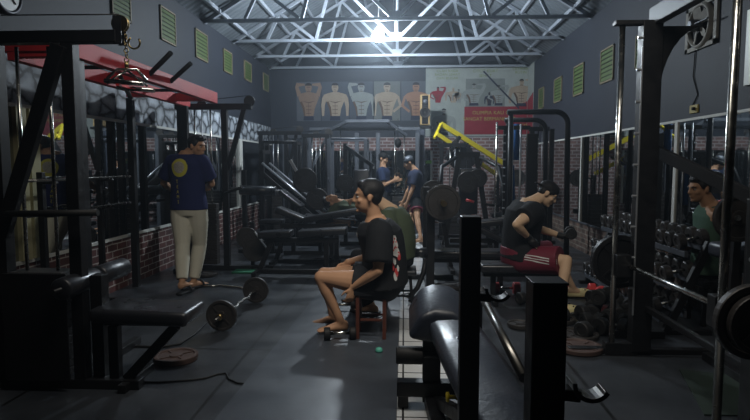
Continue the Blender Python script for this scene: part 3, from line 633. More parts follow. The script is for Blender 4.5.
for k in range(11):
    t=.12+.07*k*.9; c=S2['cb'](t)+bk*(.05+.10*_r.random())-S2['side']*.24; s_=.016+.012*_r.random()
    o=part(sh2,'shirt_print',grid_disc(c,S2['side'],S2['up'],.001,s_*1.6,2,7),REDP if k%2 else WHP); onto(o,sh2,.003)
o=part(sh2,'shirt_print',grid_disc(at(353,236,d-.1)+V((0,.05,0)),V((0,1,0)),V((0,0,1)),.001,.03,2,9),WHP); onto(o,sh2,.003)

# ---- man in olive shirt bent forward behind him
d=5.25
pel=at(398,258,d); che=at(391,212,d)+V((0,.05,0)); f=V((-1,.35,0))
S3=person('person','man in olive shirt and black trousers hunched on a stool behind the man in black',dict(
 pelvis=pel,chest=che,front=f,base=(pel.x,pel.y,0),head=at(371,196,d+.02),look=V((-1,.35,-.5)),bow=.05,w=1.0,
 wristL=at(375,258,d-.16),epoleL=V((.4,-.8,-.4)),wristR=at(370,255,d+.3),epoleR=V((.3,.8,-.4)),palmL=V((0,0,-1)),palmR=V((0,0,-1)),
 ankleL=fl(372,306,.085),ankleR=fl(362,296,.085),kpoleL=V((-1,0,1)),kpoleR=V((-1,0,1))),
 dict(shirt=OLIVE,sleeve=.8,loose=.035,hem=-.05,lower=BLACKC,leg=1.93,lloose=.02,hair='short',skin=SKINL),.012,.009)
for k in'RL':
    A=S3['an'][k]; shoe(S3['T'],'sandal',V((A.x,A.y,.0135)),f,RUB)

# ---- man in black cap and maroon shorts on the right (facing right)
d=5.65
pel=at(520,255,d); che=at(529,205,d); f=V((1,.10,0))
S4=person('person','man in black T-shirt, black cap and maroon striped shorts curling a dumbbell on a bench',dict(
 pelvis=pel,chest=che,front=f,base=(pel.x,pel.y,0),head=at(547,194,d),look=V((.80,-.12,-.55)),headup=V((.5,0,.8)),bow=.06,w=1.30,
 wristR=at(529,238,d-.26),epoleR=V((-1,-.9,.15)),handR=V((.5,.1,-.5)),palmR=V((.2,.3,-1)),curlR=.5,
 wristL=at(562,236,d+.12),epoleL=V((.2,.3,-1)),handL=V((1,0,.05)),palmL=V((0,0,1)),curlL=1.2,thumbL=1,
 ankleR=fl(560,304,.1),ankleL=fl(573,288,.1),kpoleR=V((1,-.25,1)),kpoleL=V((1,.3,1)),toeR=V((1,-.05,0)),toeL=V((1,.05,0))),
 dict(shirt=BLACKC,sleeve=.55,loose=.035,hem=-.08,belly=.03,lower=MAROON,leg=.86,lloose=.03,flare=1.5,hair='short',cap=BLK,brim=-1,skin=SKINL))
T=S4['T']
for k in'RL':
    A=S4['an'][k]; td=V((1,-.05 if k=='R' else .05,0)).normalized(); ft=td.cross(V((0,0,1)))
    b=MB().loft([(V((A.x,A.y,.03))+td*x,ft*w,V((0,0,1))*h) for x,w,h in((-.085,.03,.028),(-.07,.042,.03),(0,.045,.03),(.07,.05,.03),(.12,.055,.029),(.19,.05,.028),(.22,.025,.024))],18)
    b.loft([(V((A.x,A.y,.05))+td*x,ft*w,V((0,0,1))*h) for x,w,h in((.06,.046,.045),(.10,.054,.05),(.16,.05,.035),(.21,.03,.018))],18)
    o=baked('clog',b,CROC,T,.009,2)
    for q in range(5): part(o,'clog_hole',MB().ell(V((A.x,A.y,.094-.012*q*.6))+td*(.09+.024*q)+ft*(.03*((q%2)*2-1)),.0085,None,8,6),BLK)
    w=S4['wr'][k]; e=S4['el'][k]; dd=(w-e).normalized(); hd_=V((.5,.1,-.5)).normalized() if k=='R' else V((1,0,.05))
    g=MB(); hand(g,w,hd_,V((.2,.3,-1)) if k=='R' else V((0,0,1)),.5 if k=='R' else 1.2,1)
    for i in range(len(g.v)): pass
    g.cone(w-dd*.05,w+dd*.02,.034,.033); g.ell(w+hd_*.05,(.047,.047,.036)); g.ell(w+hd_*.08,(.042,.042,.032))
    baked('glove',g,RUB,T,.008,3)
so=child(T,'shorts')
H,K=S4['hp']['R'],S4['kn']['R']; dn=(K-H).normalized(); cf=V((0,-1,.35)).normalized()
for q in range(3):
    pts=[H.lerp(K,t)+V((0,-.12,.0))+V((0,0,(.06-.055*t)-.018*q)) for t in[i/9*.84 for i in range(10)]]
    o=part(so,'side_stripe',MB().tube(pts,.004,6),WHP); onto(o,so,.002)
pts=[H+V((-.02,-.14,z)) for z in(.10,.06,.02,-.03,-.06)]

# ---- two men near the back wall
d=10.3
pel=at(416,200,d); pel.z=.80; che=at(415,172,d); che.z=1.26; f=V((-1,-.1,0))
S5=person('person','man in navy T-shirt and dark shorts walking left near the back wall, looking down',dict(
 pelvis=pel,chest=che,front=f,base=(pel.x,pel.y,0),head=at(409,163,d),look=V((-1,-.1,-.45)),
 wristL=at(407,203,d-.2),epoleL=V((1,-.4,0)),wristR=at(403,202,d+.2),epoleR=V((1,.4,0)),
 ankleL=fl(421,241,.068),ankleR=fl(410,240,.065),kpoleL=V((-1,0,.3)),kpoleR=V((-1,0,.2)),toezL=-.05),
 dict(shirt=mat('faded_navy_cotton',(.018,.026,.06),.85,var=.2),sleeve=.7,lower=BLACKC,leg=.6,hair='short',cap=STEELG,skin=SKIN),.014,.012)
for k in'RL':
    o=part(child(S5['T'],'shorts'),'red_hem',MB().cone(S5['hp'][k].lerp(S5['kn'][k],.56),S5['hp'][k].lerp(S5['kn'][k],.62),.116,.118,24),MAROON)
d=11.2
pel=at(384,196,d); pel.z=.88; che=at(383,171,d); che.z=1.30; f=V((1,-.2,0))
S6=person('person','man in blue T-shirt and dark beanie standing far behind by the back mirror, facing right',dict(
 pelvis=pel,chest=che,front=f,base=(pel.x,pel.y,0),head=at(383,159,d),look=V((1,-.3,-.3)),
 wristR=at(394,180,d-.1),epoleR=V((-.3,-.4,-1)),wristL=at(396,181,d+.2),epoleL=V((-.3,.4,-1)),
 ankleL=fl(386,233,.072),ankleR=fl(381,233,.072)),
 dict(shirt=mat('blue_cotton',(.014,.026,.07),.85,var=.2),sleeve=.7,lower=BLACKC,leg=1.9,hair='short',cap=BLK,skin=SKIN),.014,.012)
# ---- man leaning back on a bench behind the left benches
d=8.1
pel=at(366,214,d); che=at(346,206,d)+V((0,0,.02)); f=V((0.25,-.2,1))
S7=person('person','man lying back on a bench with an arm over his face, behind the left benches',dict(
 pelvis=pel,chest=che,front=V((.2,-1,.0)),base=(pel.x,pel.y,0),head=at(331,201,d-.05),look=V((-.15,-.55,.8)),headup=V((-1,-.1,.0)),
 wristL=at(352,200,d-.10),epoleL=V((.2,-1,.6)),handL=V((-.35,.5,-.2)),curlL=.9,wristR=at(345,222,d-.1),epoleR=V((.3,-.4,-1)),
 ankleL=fl(396,258,.085),ankleR=fl(400,255,.085),kpoleL=V((1,0,.6)),kpoleR=V((1,0,.6)),toeL=V((1,0,0)),toeR=V((1,0,0))),
 dict(shirt=OLIVE,sleeve=.6,lower=BLACKC,leg=1.9,hair='short',skin=SKIN),.014,.011)
# ---- mirrored man in green tank top: a reflection built as a solid figure
d=4.98
pel=V((2.66,5.00,.50)); che=at(706,208,5.0); che.x=2.665; f=V((-.75,.7,0))
S8=person('person','mirror reflection of man in green sleeveless top, built as solid seated figure',dict(
 pelvis=pel,chest=che,front=f,base=(pel.x,pel.y,0),head=at(700,189,5.0),look=V((-1,-.2,-.1)),shoulder_side=V((.15,1,0)),w=.95,
 wristL=V((2.56,5.22,.62)),epoleL=V((.2,-1,-1)),palmL=V((0,0,-1)),wristR=V((2.55,5.35,.60)),epoleR=V((0,.3,-1)),palmR=V((0,0,-1)),
 ankleL=V((2.54,5.45,.085)),ankleR=V((2.72,5.50,.085)),kpoleL=V((-.3,1,1)),kpoleR=V((0,1,1))),
 dict(shirt=GREENT,sleeve=0,lower=BLACKC,leg=.8,hair='short',skin=SKIN))
for k in'RL':
    A=S8['an'][k]; shoe(S8['T'],'sandal',V((A.x,A.y,.0)),V((-.45,1,0)),RUB)
# ================================================================ EQUIPMENT
def pulley(T,c,axis,r=.06,m=None):
    a=V(axis).normalized()
    return part(T,'pulley',MB().lathe(V(c)-a*.014,a,[(.01,0),(r,0),(r,.006),(r*.85,.014),(r,.022),(r,.028),(.01,.028)],24),m or IRON,0,False)
def stack(T,c,w,dp,h,n=12,guides=2.1):
    c=V(c)
    for k in range(n): part(T,'weight_plate',MB().box((c.x,c.y,c.z+h*(k+.5)/n),(w,dp,h/n-.004)),IRON,.003)
    for s in(-1,1): rod(T,'guide_rod',(c.x+s*w*.3,c.y,c.z+h-.01),(c.x+s*w*.3,c.y,guides),.011)
# ---------- A: lat pulldown, front left
y=3.3
T=thing('lat_pulldown_machine','black lat pulldown machine with seat and knee rollers in the left foreground','gym machine',(-1.95,y,0))
bar(T,'front_post',(-1.99,y,.05),(-1.99,y,2.10),.075,.075)
bar(T,'rear_post',(-2.46,y,.05),(-2.46,y,2.10),.085,.085)
bar(T,'top_beam',(-2.5,y,2.135),(-1.69,y,2.135),.08,.07)
bar(T,'brace',(-2.02,y-.05,2.08),(-2.43,y-.05,.95),.05,.085)
bar(T,'base_beam',(-2.5,y,.03),(-1.62,y,.03),.08,.06)
bar(T,'foot_beam',(-2.06,y+.04,.03),(-2.06,4.15,.03),.06,.05)
stack(T,(-2.24,y+.03,.07),.33,.16,.66,13,2.09)
part(T,'stack_shroud',MB().box((-2.22,y-.09,.40),(.40,.012,.66)),STEEL,.003)
pipe(T,'crossbar',[(-2.36,y-.1,1.09),(-1.80,y-.1,1.10)],.02,RUB)
bar(T,'roller_post',(-1.90,y+.06,.04),(-1.90,y+.06,.70),.075,.09)
for a,b_ in((3.12,3.48),(3.52,3.86)): part(T,'knee_roller',MB().lathe((-2.0,a,.655),(0,1,0),[(.02,0),(.058,0),(.066,.012),(.066,b_-a-.012),(.058,b_-a),(.02,b_-a)],28),VINYL,0,True)
rod(T,'roller_axle',(-2.0,3.05,.655),(-2.0,3.9,.655),.014,STEEL)
pad(T,'seat',(-1.59,y+.07,.465),(.60,.34,.09),ry(.03),VINYL,.03)
bar(T,'seat_frame',(-1.88,y+.07,.40),(-1.38,y+.07,.40),.06,.04)
bar(T,'seat_leg',(-1.79,y+.02,.05),(-1.79,y+.02,.39),.06,.06)
bar(T,'seat_brace',(-1.40,y+.02,.39),(-1.72,y+.02,.05),.05,.06)
bar(T,'seat_foot',(-1.70,y-.10,.028),(-1.70,y+.3,.028),.05,.05)
pulley(T,(-1.675,y,2.21),(0,1,0),.05,BRASS)
part(T,'pulley_bracket',MB().box((-1.68,y-.03,2.17),(.05,.008,.16)).box((-1.68,y+.03,2.17),(.05,.008,.16)),STEEL)
pipe(T,'cable',[(-2.4,y,2.27),(-1.68,y,2.265)],.004,STEEL,6)
T2=thing('row_handle','chrome close-grip row handle hanging from the lat machine beam on a chain','handle',(-1.66,y,1.9))
hx=-1.645
for k in range(7): part(T2,'chain_link',MB().tube(arc((hx,y,2.14-.028*k),(1,0,0) if k%2 else (0,1,0),(0,0,1),.013,0,2*PI*11/12,11),.0035,6,True),BRASS,0,True)
part(T2,'hook',MB().tube(arc((hx+.05,y,2.10),(1,0,0),(0,0,1),.035,PI*.7,2.2*PI,12),.006,8),BRASS,0,True)
rod(T2,'hanger_bar',(hx,y,1.95),(hx,y,1.99),.012,BRASS)
part(T2,'handle_yoke',MB().tube([(hx-.09,y-.06,1.885),(hx-.06,y,1.945),(hx+.06,y,1.945),(hx+.09,y+.06,1.89)],.009,8),CHROME,0,True)
for s in(-1,1):
    part(T2,'grip',MB().cone((hx-.10,y+s*.07,1.86-.01*s),(hx+.13,y+s*.07,1.84-.01*s),.014,.014),CHROME,0,True)
    part(T2,'grip_strut',MB().tube([(hx-.09*s*-1,y+s*.07,1.855),(hx,y,1.94)],.007,8),CHROME,0,True)
part(T2,'handle_crossbar',MB().bar((hx-.02,y-.08,1.85),(hx-.02,y+.08,1.85),.02),RED)
# ---------- B: red monkey-bar rack
T=thing('pull_up_rack','tall rack with red overhead beams and black grips along the left wall','gym rack',(-2.5,5.2,0))
z=2.19
bar(T,'top_beam',(-2.3,3.85,z),(-2.3,6.78,z),.07,.13,RED); bar(T,'top_beam',(-2.74,3.85,z-.02),(-2.74,7.05,z-.02),.07,.12,RED)
for yy in(3.9,5.1,6.6): bar(T,'cross_beam',(-2.70,yy,z-.01),(-2.34,yy,z-.01),.08,.09,RED)
bar(T,'end_beam',(-3.12,3.88,z+.02),(-2.35,3.88,z+.02),.07,.08,RED)
for x_,yy in((-2.32,3.93),(-3.04,6.15)): bar(T,'post',(x_,yy,0),(x_,yy,z-.07),.07,.07)
bar(T,'post',(-2.74,6.95,0),(-2.74,6.95,z-.07),.07,.07)
bar(T,'cross_beam',(-3.07,6.15,z-.02),(-2.74,6.15,z-.02),.07,.08,RED)
for a,b_ in(((-2.27,4.97,z+.0),(-2.02,4.85,z+.16)),((-2.27,5.42,z),(-2.02,5.3,z+.15))): rod(T,'grip',a,b_,.022,RUB)
rod(T,'grip',(-2.33,4.55,z-.08),(-2.22,4.5,z-.27),.018,RUB)
rod(T,'rung',(-2.70,4.5,z-.02),(-2.34,4.5,z-.02),.016,STEEL); rod(T,'rung',(-2.70,5.9,z-.02),(-2.34,5.9,z-.02),.016,STEEL)
# ---------- cable column machines
def cable_machine(label,x,y,w=.62,h=2.15,out=.42,seat=False,stackh=.8,group=None,brace=True,m=None,shroud=False):
    m=m or STEEL
    T=thing('cable_machine',label,'gym machine',(x,y,0),group); xl=x-w/2;xr=x+w/2
    bar(T,'post',(xl,y,.04),(xl,y,h),.075,.075,m); bar(T,'post',(xr,y,.04),(xr,y,h),.075,.075,m)
    bar(T,'top_beam',(xl-.06,y,h),(xr+out,y,h),.08,.075,m); bar(T,'base_beam',(xl-.06,y,.03),(xr+min(.35,out+.15),y,.03),.08,.06,m)
    bar(T,'base_beam',(xl,y-.3,.03),(xl,y+.3,.03),.06,.06,m)
    if brace: bar(T,'brace',(xr+out-.1,y,h-.03),(xr+.03,y,h*.62),.05,.06,m)
    stack(T,(x,y,.08),w*.6,.12,stackh,12,h-.03)
    if out>0: pulley(T,(xr+out-.03,y,h+.07),(0,1,0),.07); pipe(T,'cable',[(x,y,h+.08),(xr+out-.03,y,h+.14)],.005,STEEL,6)
    pulley(T,(x,y,h+.03),(0,1,0),.06)
    rod(T,'cable_rod',(x,y-.02,stackh+.05),(x,y-.02,h-.03),.006,SILV)
    return T
T=cable_machine('tall black cable machine behind the man in the navy shirt',-2.61,7.2,.58,2.13,.36)
pipe(T,'low_handle',[(-2.3,7.1,1.02),(-2.05,7.0,1.1)],.02,RUB)
cable_machine('black cable tower against the left wall by the white column',-2.55,10.9,.5,2.0,.3)
cable_machine('grey cable tower in the far left corner of the gym',-2.4,12.5,.55,2.02,.5,m=STEELG)
cable_machine('cable tower left of the back mirror with two pale guide rods',-1.72,10.95,.44,1.95,.05,brace=False)
# big crossover frame in front of the back mirror
T=thing('cable_crossover','wide grey cable crossover frame standing before the back mirror','gym machine',(-.6,11.9,0))
yy=11.9
for x_ in(-1.98,-1.0,-.55,.28): bar(T,'post',(x_,yy,.04),(x_,yy,2.05),.085,.085,STEELG)
bar(T,'top_beam',(-2.0,yy,2.14),(.33,yy,2.14),.1,.06,STEELG); bar(T,'top_beam',(-1.2,yy-.3,2.28),(-.3,yy-.3,2.28),.08,.06,STEELG)
bar(T,'brace',(-.35,yy-.25,2.27),(.05,yy-.02,2.0),.05,.06,STEELG); bar(T,'brace',(-1.2,yy-.25,2.27),(-1.6,yy-.02,2.1),.05,.06,STEELG)
for x_ in(-1.45,-.1):
    for k in range(8): part(T,'weight_plate',MB().box((x_,yy,.15+.075*k),(.3,.12,.07)),IRON,.004)
    for s in(-1,1): rod(T,'guide_rod',(x_+s*.1,yy,.7),(x_+s*.1,yy,2.1),.012)
bar(T,'base_beam',(-2.0,yy,.03),(.33,yy,.03),.08,.06,STEELG)
# punching speedball hanging in front of the mirror
T=thing('speed_ball','small black ball hanging before the bright back brickwork','punching ball',(-.12,12.6,1.6))
part(T,'ball',MB().ell(at(398,143,12.6),(.075,.075,.11),None,18,12),RUB,0,True); p=at(398,143,12.6); rod(T,'cord',p+V((0,0,.1)),p+V((0,0,.55)),.006,BLK,6)
# speaker on its bracket
p=at(425,110,12.2)
T=thing('loudspeaker','golden-brown loudspeaker on a dark post before the posters','speaker',(p.x,12.2,p.z-.33))
part(T,'cabinet',MB().box((p.x,12.25,p.z),(.21,.22,.64)),SPKW,.01)
part(T,'front_baffle',MB().box((p.x,12.135,p.z-.0),(.13,.012,.60)),BLK,.004)
part(T,'cone',MB().lathe((p.x,12.13,p.z-.06),(0,-1,0),[(.115,0),(.115,.012),(.1,.018),(.09,.01),(.04,-.02),(.03,.0),(.001,.012)],28),IRON,0,True)
part(T,'tweeter',MB().lathe((p.x,12.13,p.z+.17),(0,-1,0),[(.05,0),(.05,.012),(.02,.004),(.001,.012)],20),STEELG,0,True)
T=thing('speaker_post','dark wide steel post carrying the loudspeaker at the back','post',(p.x-.02,12.22,0))
bar(T,'post',(p.x-.1,12.25,0),(p.x-.1,12.25,p.z-.4),.19,.14,mat('blue_grey_paint',(.05,.06,.085),.5)); bar(T,'shelf',(p.x-.22,12.25,p.z-.36),(p.x+.18,12.25,p.z-.36),.2,.05)
# ---------- chrome-railed hack squat on the left
T=thing('hack_squat_machine','plate-loaded hack squat machine with sloping chrome rails on the left','gym machine',(-1.9,9.2,0))
for dy in(0,.5):
    bar(T,'frame_rail',at(258,170,9.2)+V((0,dy,0)),at(318,222,9.2)+V((0,dy,0)),.06,.08)
    rod(T,'chrome_rail',at(262,163,9.15)+V((0,dy,0)),at(322,214,9.15)+V((0,dy,0)),.02,SILV)
bar(T,'upright',(-2.35,9.2,0),(-2.35,9.2,1.6),.07,.07); bar(T,'upright',(-2.35,9.7,0),(-2.35,9.7,1.6),.07,.07)
bar(T,'cross_beam',(-2.35,9.15,1.6),(-2.35,9.75,1.6),.06,.06); bar(T,'base_beam',(-2.4,9.45,.03),(-1.2,9.45,.03),.08,.06)
part(T,'foot_plate',MB().box((-1.22,9.45,.4),(.03,.6,.5),ry(.5)),STEEL,.004)
for px,py,r_ in((305,180,.2),(317,199,.18)): plate(T,at(px,py,9.0),(0,1,0),r_,.035)
pad(T,'back_pad',at(287,185,9.45),(.6,.3,.07),ry(.78))
bar(T,'silver_arm',at(290,160,9.1),at(297,172,9.1),.03,.05,SILV)
# ---------- seated machine with horizontal rolls by the white column
T=thing('seated_machine','low black machine with horizontal padded arms beside the white column','gym machine',(-2.2,8.6,0))
rod(T,'padded_arm',at(240,190,8.6),at(276,191,8.6),.075,VINYL); rod(T,'arm_tube',at(270,191,8.6),at(284,191,8.6),.02,SILV)
bar(T,'post',at(262,192,8.65),(at(262,192,8.65).x,8.65,0),.07,.07)
bar(T,'post',at(244,170,8.8),(at(244,170,8.8).x,8.8,0),.07,.07)
bar(T,'base_beam',(-2.6,8.65,.03),(-1.9,8.65,.03),.08,.06); pad(T,'seat',(-2.05,8.6,.5),(.36,.3,.07)); bar(T,'seat_post',(-2.05,8.6,.03),(-2.05,8.6,.47),.06,.06)
# ---------- two adjustable benches left of centre
def bench(label,loc,group=None,back=.12,legpad=-.35,L=.75,h=.5,rot=0,mirror=1):
    """bench along +X: seat part then back pad"""
    T=thing('adjustable_bench',label,'bench',loc,group); x,y_,_=loc; m=mirror
    P=lambda a,dy,z:(x+m*a,y_+dy,z)
    pad(T,'back_pad',P(.30,0,h+.055+math.sin(back)*L/2),(L,.27,.085),ry(-back*m))
    pad(T,'seat_pad',P(-.30,0,h+.06-math.sin(legpad)*.19),(.42,.27,.085),ry(-legpad*m))
    bar(T,'spine',P(-.45,0,h-.03),P(.5,0,h-.03),.06,.06)
    bar(T,'front_leg',P(-.36,0,h-.05),P(-.52,0,.04),.05,.06); bar(T,'rear_leg',P(.34,0,h-.05),P(.34,0,.04),.06,.06)
    bar(T,'front_foot',P(-.52,-.3,.03),P(-.52,.3,.03),.06,.06); bar(T,'rear_foot',P(.34,-.3,.03),P(.34,.3,.03),.06,.06); bar(T,'base_beam',P(-.5,0,.03),P(.4,0,.03),.05,.05)
    bar(T,'pad_support',P(.05,0,h),P(.3,0,h-.02+math.sin(back)*L*.5),.03,.05)
    return T
bench('black bench with raised sloping back pad, farther of the two left benches',(-1.28,7.75,0),None,.17,-.38,.82,.56)
bench('black flat bench with glossy pad, nearer of the two left benches',(-1.32,7.0,0),None,.07,.06,.62,.46)
bench('black bench under the man lying back with his arm raised',(-.72,8.15,0),None,.12,.0,.9,.46,mirror=-1)
bar_b=T=thing('plate_tree','low plate tree with discs left of the benches','plate rack',at(252,262,7.4)*1 and (-2.02,7.35,0))
bar(T,'post',(-2.02,7.35,.0),(-2.02,7.35,.62),.05,.05); bar(T,'base_beam',(-2.25,7.35,.02),(-1.75,7.35,.02),.05,.04)
for dx,dz,r_ in((-.06,.42,.14),(.05,.26,.16)): plate(T,(-2.02+dx,7.28,dz),(.3,-1,0),r_,.03)
bar(T,'silver_strut',(-1.98,7.3,.5),(-1.82,7.3,.28),.04,.02,SILV)
o=single('green_floor_pad',MB().box((-2.02,7.05,.012),(.34,.22,.02)),GREENC,'small green pad lying on the floor by the left machines','floor pad',bevel=.004)
# ---------- floor items left
def ezbar(label,name,p0,p1,r0,r1,amp=.03,big=True,z=.13):
    p0=V(p0);p1=V(p1); T=thing(name,label,'barbell',((p0.x+p1.x)/2,(p0.y+p1.y)/2,0)); d=(p1-p0); u=d.normalized(); s=u.cross(V((0,0,1))).normalized()
    pts=[]
    for t,a in((-.16,0),(.10,0),(.22,0),(.33,1),(.43,0),(.5,.5),(.57,0),(.67,1),(.78,0),(.9,0),(1.16,0)): pts.append(p0+d*t+s*a*amp)
    pipe(T,'bar',pts,.013,CHROME)
    for p,r_ in((p0,r0),(p1,r1)):
        if r_: plate(T,p,u,r_,.035,IRON); part(T,'collar',MB().lathe(p-u*(.07 if p is p0 else -.03),u,[(.014,0),(.026,0),(.026,.04),(.014,.04)],20),BRASS,0,True)
    return T
a=fl(222,331,0);b_=fl(256,303,0); ezbar('loaded curl bar with black plates lying on the rubber floor, left of centre','curl_bar',(a.x,a.y,.132),(b_.x,b_.y,.132),.13,.13)
a=fl(213,286,.015);b_=fl(238,288,.015)
single('bare_curl_bar',MB().tube([V((a.x-.1,a.y-.02,.016)),V((a.x,a.y,.016)),V((a.x+.08,a.y+.05,.016)),V((a.x+.16,a.y,.016)),V((b_.x,b_.y+.04,.016)),V((b_.x+.12,b_.y-.05,.016)),V((b_.x+.25,b_.y-.3,.016))],.013,8),CHROME,'unloaded zigzag curl bar lying on the floor behind the loaded one','barbell',smooth=True)
c=fl(176,357,.02); T=thing('weight_disc','rusty brown weight plate lying flat beside the lat machine seat','weight plate',(c.x,c.y,0)); plate(T,(c.x,c.y,.021),(0,0,1),.152,.04,RUST,'disc')
def cable_on_floor(name,pts,r,m,label,cat):
    q=[fl(*p,0)+V((0,0,r)) for p in pts]; return single(name,MB().tube(q,r,8),m,label,cat,smooth=True)
cable_on_floor('floor_cable',[(108,382),(130,383),(160,383),(190,381),(205,379),(218,375),(226,374),(229,380),(238,384),(252,385)],.006,RUB,'black cord snaking across the floor below the rusty plate','cord')
cable_on_floor('rubber_strap',[(112,348),(138,347),(160,348),(180,345),(196,334),(208,322),(216,312)],.008,RUB,'black strap on the floor running from the lat machine to the curl bar','strap')
cable_on_floor('chain',[(42,343),(46,347),(55,348),(62,348),(66,352),(70,355),(74,358)],.012,SILV,'bright steel chain lying behind the lat machine base','chain')
# ---------- dumbbells
def dumbbell(name,label,loc,rotz=0,L=.15,r=.06,hl=.07,hm=None,group=None,grip=None,n=24):
    T=thing(name,label,'dumbbell',loc,group); T.rotation_euler=(0,0,rotz)
    hm=hm or RUB; T0=V(loc)
    def pp(nm,mb,m,sm=True):
        me=mb.mesh(nm,V((0,0,0)),sm); me.materials.append(m); o=bpy.data.objects.new(nm,me); C.objects.link(o); o.parent=T; return o
    pp('handle',MB().lathe((-L/2,0,r),(1,0,0),[(.012,0),(.015,L*.5),(.012,L)],14),grip or CHROME)
    for s in(-1,1): pp('head',MB().lathe((s*L/2,0,r),(s,0,0),[(.02,0),(r*.9,0),(r,.008),(r,hl-.008),(r*.9,hl),(r*.5,hl),(r*.45,hl-.006),(.001,hl-.006)],n),hm,False)
    return T
c=fl(340,341,0); dumbbell('dumbbell','black dumbbell on the runner at the barefoot man\'s feet',(c.x,c.y,.0125),.16,.15,.05,.05)
c=fl(338,311,0); dumbbell('dumbbell','black dumbbell on the floor behind the sitting man\'s shins',(c.x+.04,c.y,.0125),.05,.16,.05,.05)
c=fl(506,294,0); dumbbell('red_dumbbell','red-headed dumbbell on the floor left of the thick black post',(c.x,c.y,.0),.0,.15,.065,.07,REDR,None)
c=fl(581,295,0); dumbbell('red_dumbbell','red-headed dumbbell on the floor in front of the right brick wall',(c.x,c.y,0),-.1,.15,.065,.07,REDR)
c=fl(604,301,0); dumbbell('red_dumbbell','red dumbbell seen end-on, nearest the right brick wall',(c.x-.02,c.y,0),1.3,.14,.065,.07,REDR)
c=fl(531,303,0); dumbbell('dumbbell','dark dumbbell beside the red one left of the thick black post',(c.x-.02,c.y,0),.5,.13,.06,.07)
# dumbbell held by the man in the cap
w=S4['wr']['L']; T=dumbbell('dumbbell','dark dumbbell held in the capped man\'s raised left hand',w+V((.085,0,-.02)),1.35,.15,.055,.06)
# pile on the floor by the brick wall
base=dumbbell('pile_dumbbell','x',(0,0,0),0,.14,.072,.075,RUB,'dark dumbbells piled on the floor by the right wall')
spots=[(572,322,0,.4),(592,318,0,1.2),(598,329,0,.2),(612,322,0,1.0),(592,337,0,.6),(607,309,0,.1),(621,327,0,1.5),(629,316,0,1.1),(600,303,0,.5),(604,319,.145,.8),(612,333,0.,2.3)]
for i,(px,py,z,r_) in enumerate(spots):
    c=fl(px,py,0); o=base if i==0 else dup(base,(0,0,0))
    o.location=(c.x,c.y,z); o.rotation_euler=(0,0,r_); o['label']='dark round-headed dumbbell in the floor pile by the right brick wall'
for px,py,r_,m,lab in((545,331,.12,IRON,'dark plate lying on the floor left of the dumbbell pile'),(579,350,.17,RUST,'reddish plate lying flat in front of the dumbbell pile'),(578,337,.16,IRON,'black plate lying flat just before the dumbbell pile'),(520,327,.11,IRON,'small dark plate on the floor left of the thick black post'),(450,288,.17,IRON,'ring-like black plate flat on the tiles under the flat bench')):
    c=fl(px,py,0); T=thing('weight_disc',lab,'weight plate',(c.x,c.y,0)); plate(T,(c.x,c.y,.022),(0,0,1),r_,.034,m,'disc')
c=fl(632,336,0); single('yellow_foam_scrap',MB().prism([(-.09,-.02),(-.02,.03),(.09,.0),(.03,-.04)],(c.x,c.y,.001),(1,0,0),(0,1,0),(0,0,.02)),YELK,'small yellow scrap on the floor under the Smith machine rods','scrap')
bpy.data.objects['yellow_foam_scrap']['label']='small yellow scrap on the floor beside the big black upright'
c=fl(379,352,.012); single('teal_cap',MB().lathe((c.x,c.y,.013),(0,0,1),[(.025,0),(.028,.01),(.022,.028),(.01,.034)],20),TEAL,'small teal plastic cap on the runner under the stool leg','cap',smooth=True)
c=fl(715,385,0); single('green_floor_mat',MB().prism([(-.35,-.35),(.3,-.35),(.3,.2),(-.15,.35)],(c.x+.05,c.y-.1,.001),(1,0,0),(0,1,0),(0,0,.008)),mat('green_rubber_mat',(.017,.030,.022),.6,var=.2),'worn green mat on the floor under the Smith machine','floor mat')
# ---------- stools
def stool(label,x,y_,h,w,m,lean=.03,top=None,cross=True):
    T=thing('stool',label,'stool',(x,y_,.0))
    pad(T,'seat',(x,y_,h-.02),(w+.06,w+.06,.05),None,top or VINYL,.015)
    for sx in(-1,1):
        for sy in(-1,1): bar(T,'leg',(x+sx*w/2,y_+sy*w/2,.012),(x+sx*(w/2-lean),y_+sy*(w/2-lean),h-.04),.028,.028,m,.003)
    for sy in(-1,1): bar(T,'rung',(x-w/2+.02,y_+sy*(w/2-.02),.16),(x+w/2-.02,y_+sy*(w/2-.02),.16),.018,.018,m,.002); bar(T,'rung',(x-w/2+.02,y_+sy*(w/2-.02),.34),(x+w/2-.02,y_+sy*(w/2-.02),.34),.018,.018,m,.002)
    if cross:
        for s in(-1,1): rod(T,'wire_brace',(x-w/2+.02,y_-s*(w/2-.02),.14),(x+w/2-.02,y_+s*(w/2-.02),.14),.005,STEELG,6)
    return T
stool('dark red wooden stool under the man in the black T-shirt',-.255,4.42,.405,.21,WOODR,0)
stool('black stool under the hunched man in the olive shirt',-.04,5.27,.40,.26,BLK)
# ---------- flat bench press station (middle right)
T=thing('bench_press_station','flat bench press station with uprights right of the runner','bench',(.6,5.95,0))
for yy in(5.62,6.72):
    bar(T,'upright',(.27,yy,.04),(.27,yy,1.12),.08,.08); bar(T,'cradle_arm',(.27,yy,1.0),(.42,yy,.98),.05,.04); part(T,'cradle',MB().tube([(.40,yy,.98),(.42,yy,.955),(.46,yy,.96),(.48,yy,1.02)],.012,8),STEEL,0,True)
    bar(T,'foot',(.05,yy,.03),(.6,yy,.03),.07,.06)
bar(T,'rear_beam',(.27,5.62,.35),(.27,6.72,.35),.07,.07)
bar(T,'rear_beam',(.27,5.62,.06),(.27,6.72,.06),.06,.06)
pad(T,'bench_pad',(.66,6.10,.42),(.96,.28,.085),None,VINYL,.03)
bar(T,'bench_spine',(.28,6.10,.35),(1.1,6.10,.35),.06,.06); bar(T,'bench_leg',(1.05,6.10,.33),(1.05,6.10,.04),.06,.06); bar(T,'bench_foot',(1.05,5.9,.03),(1.05,6.3,.03),.06,.06)
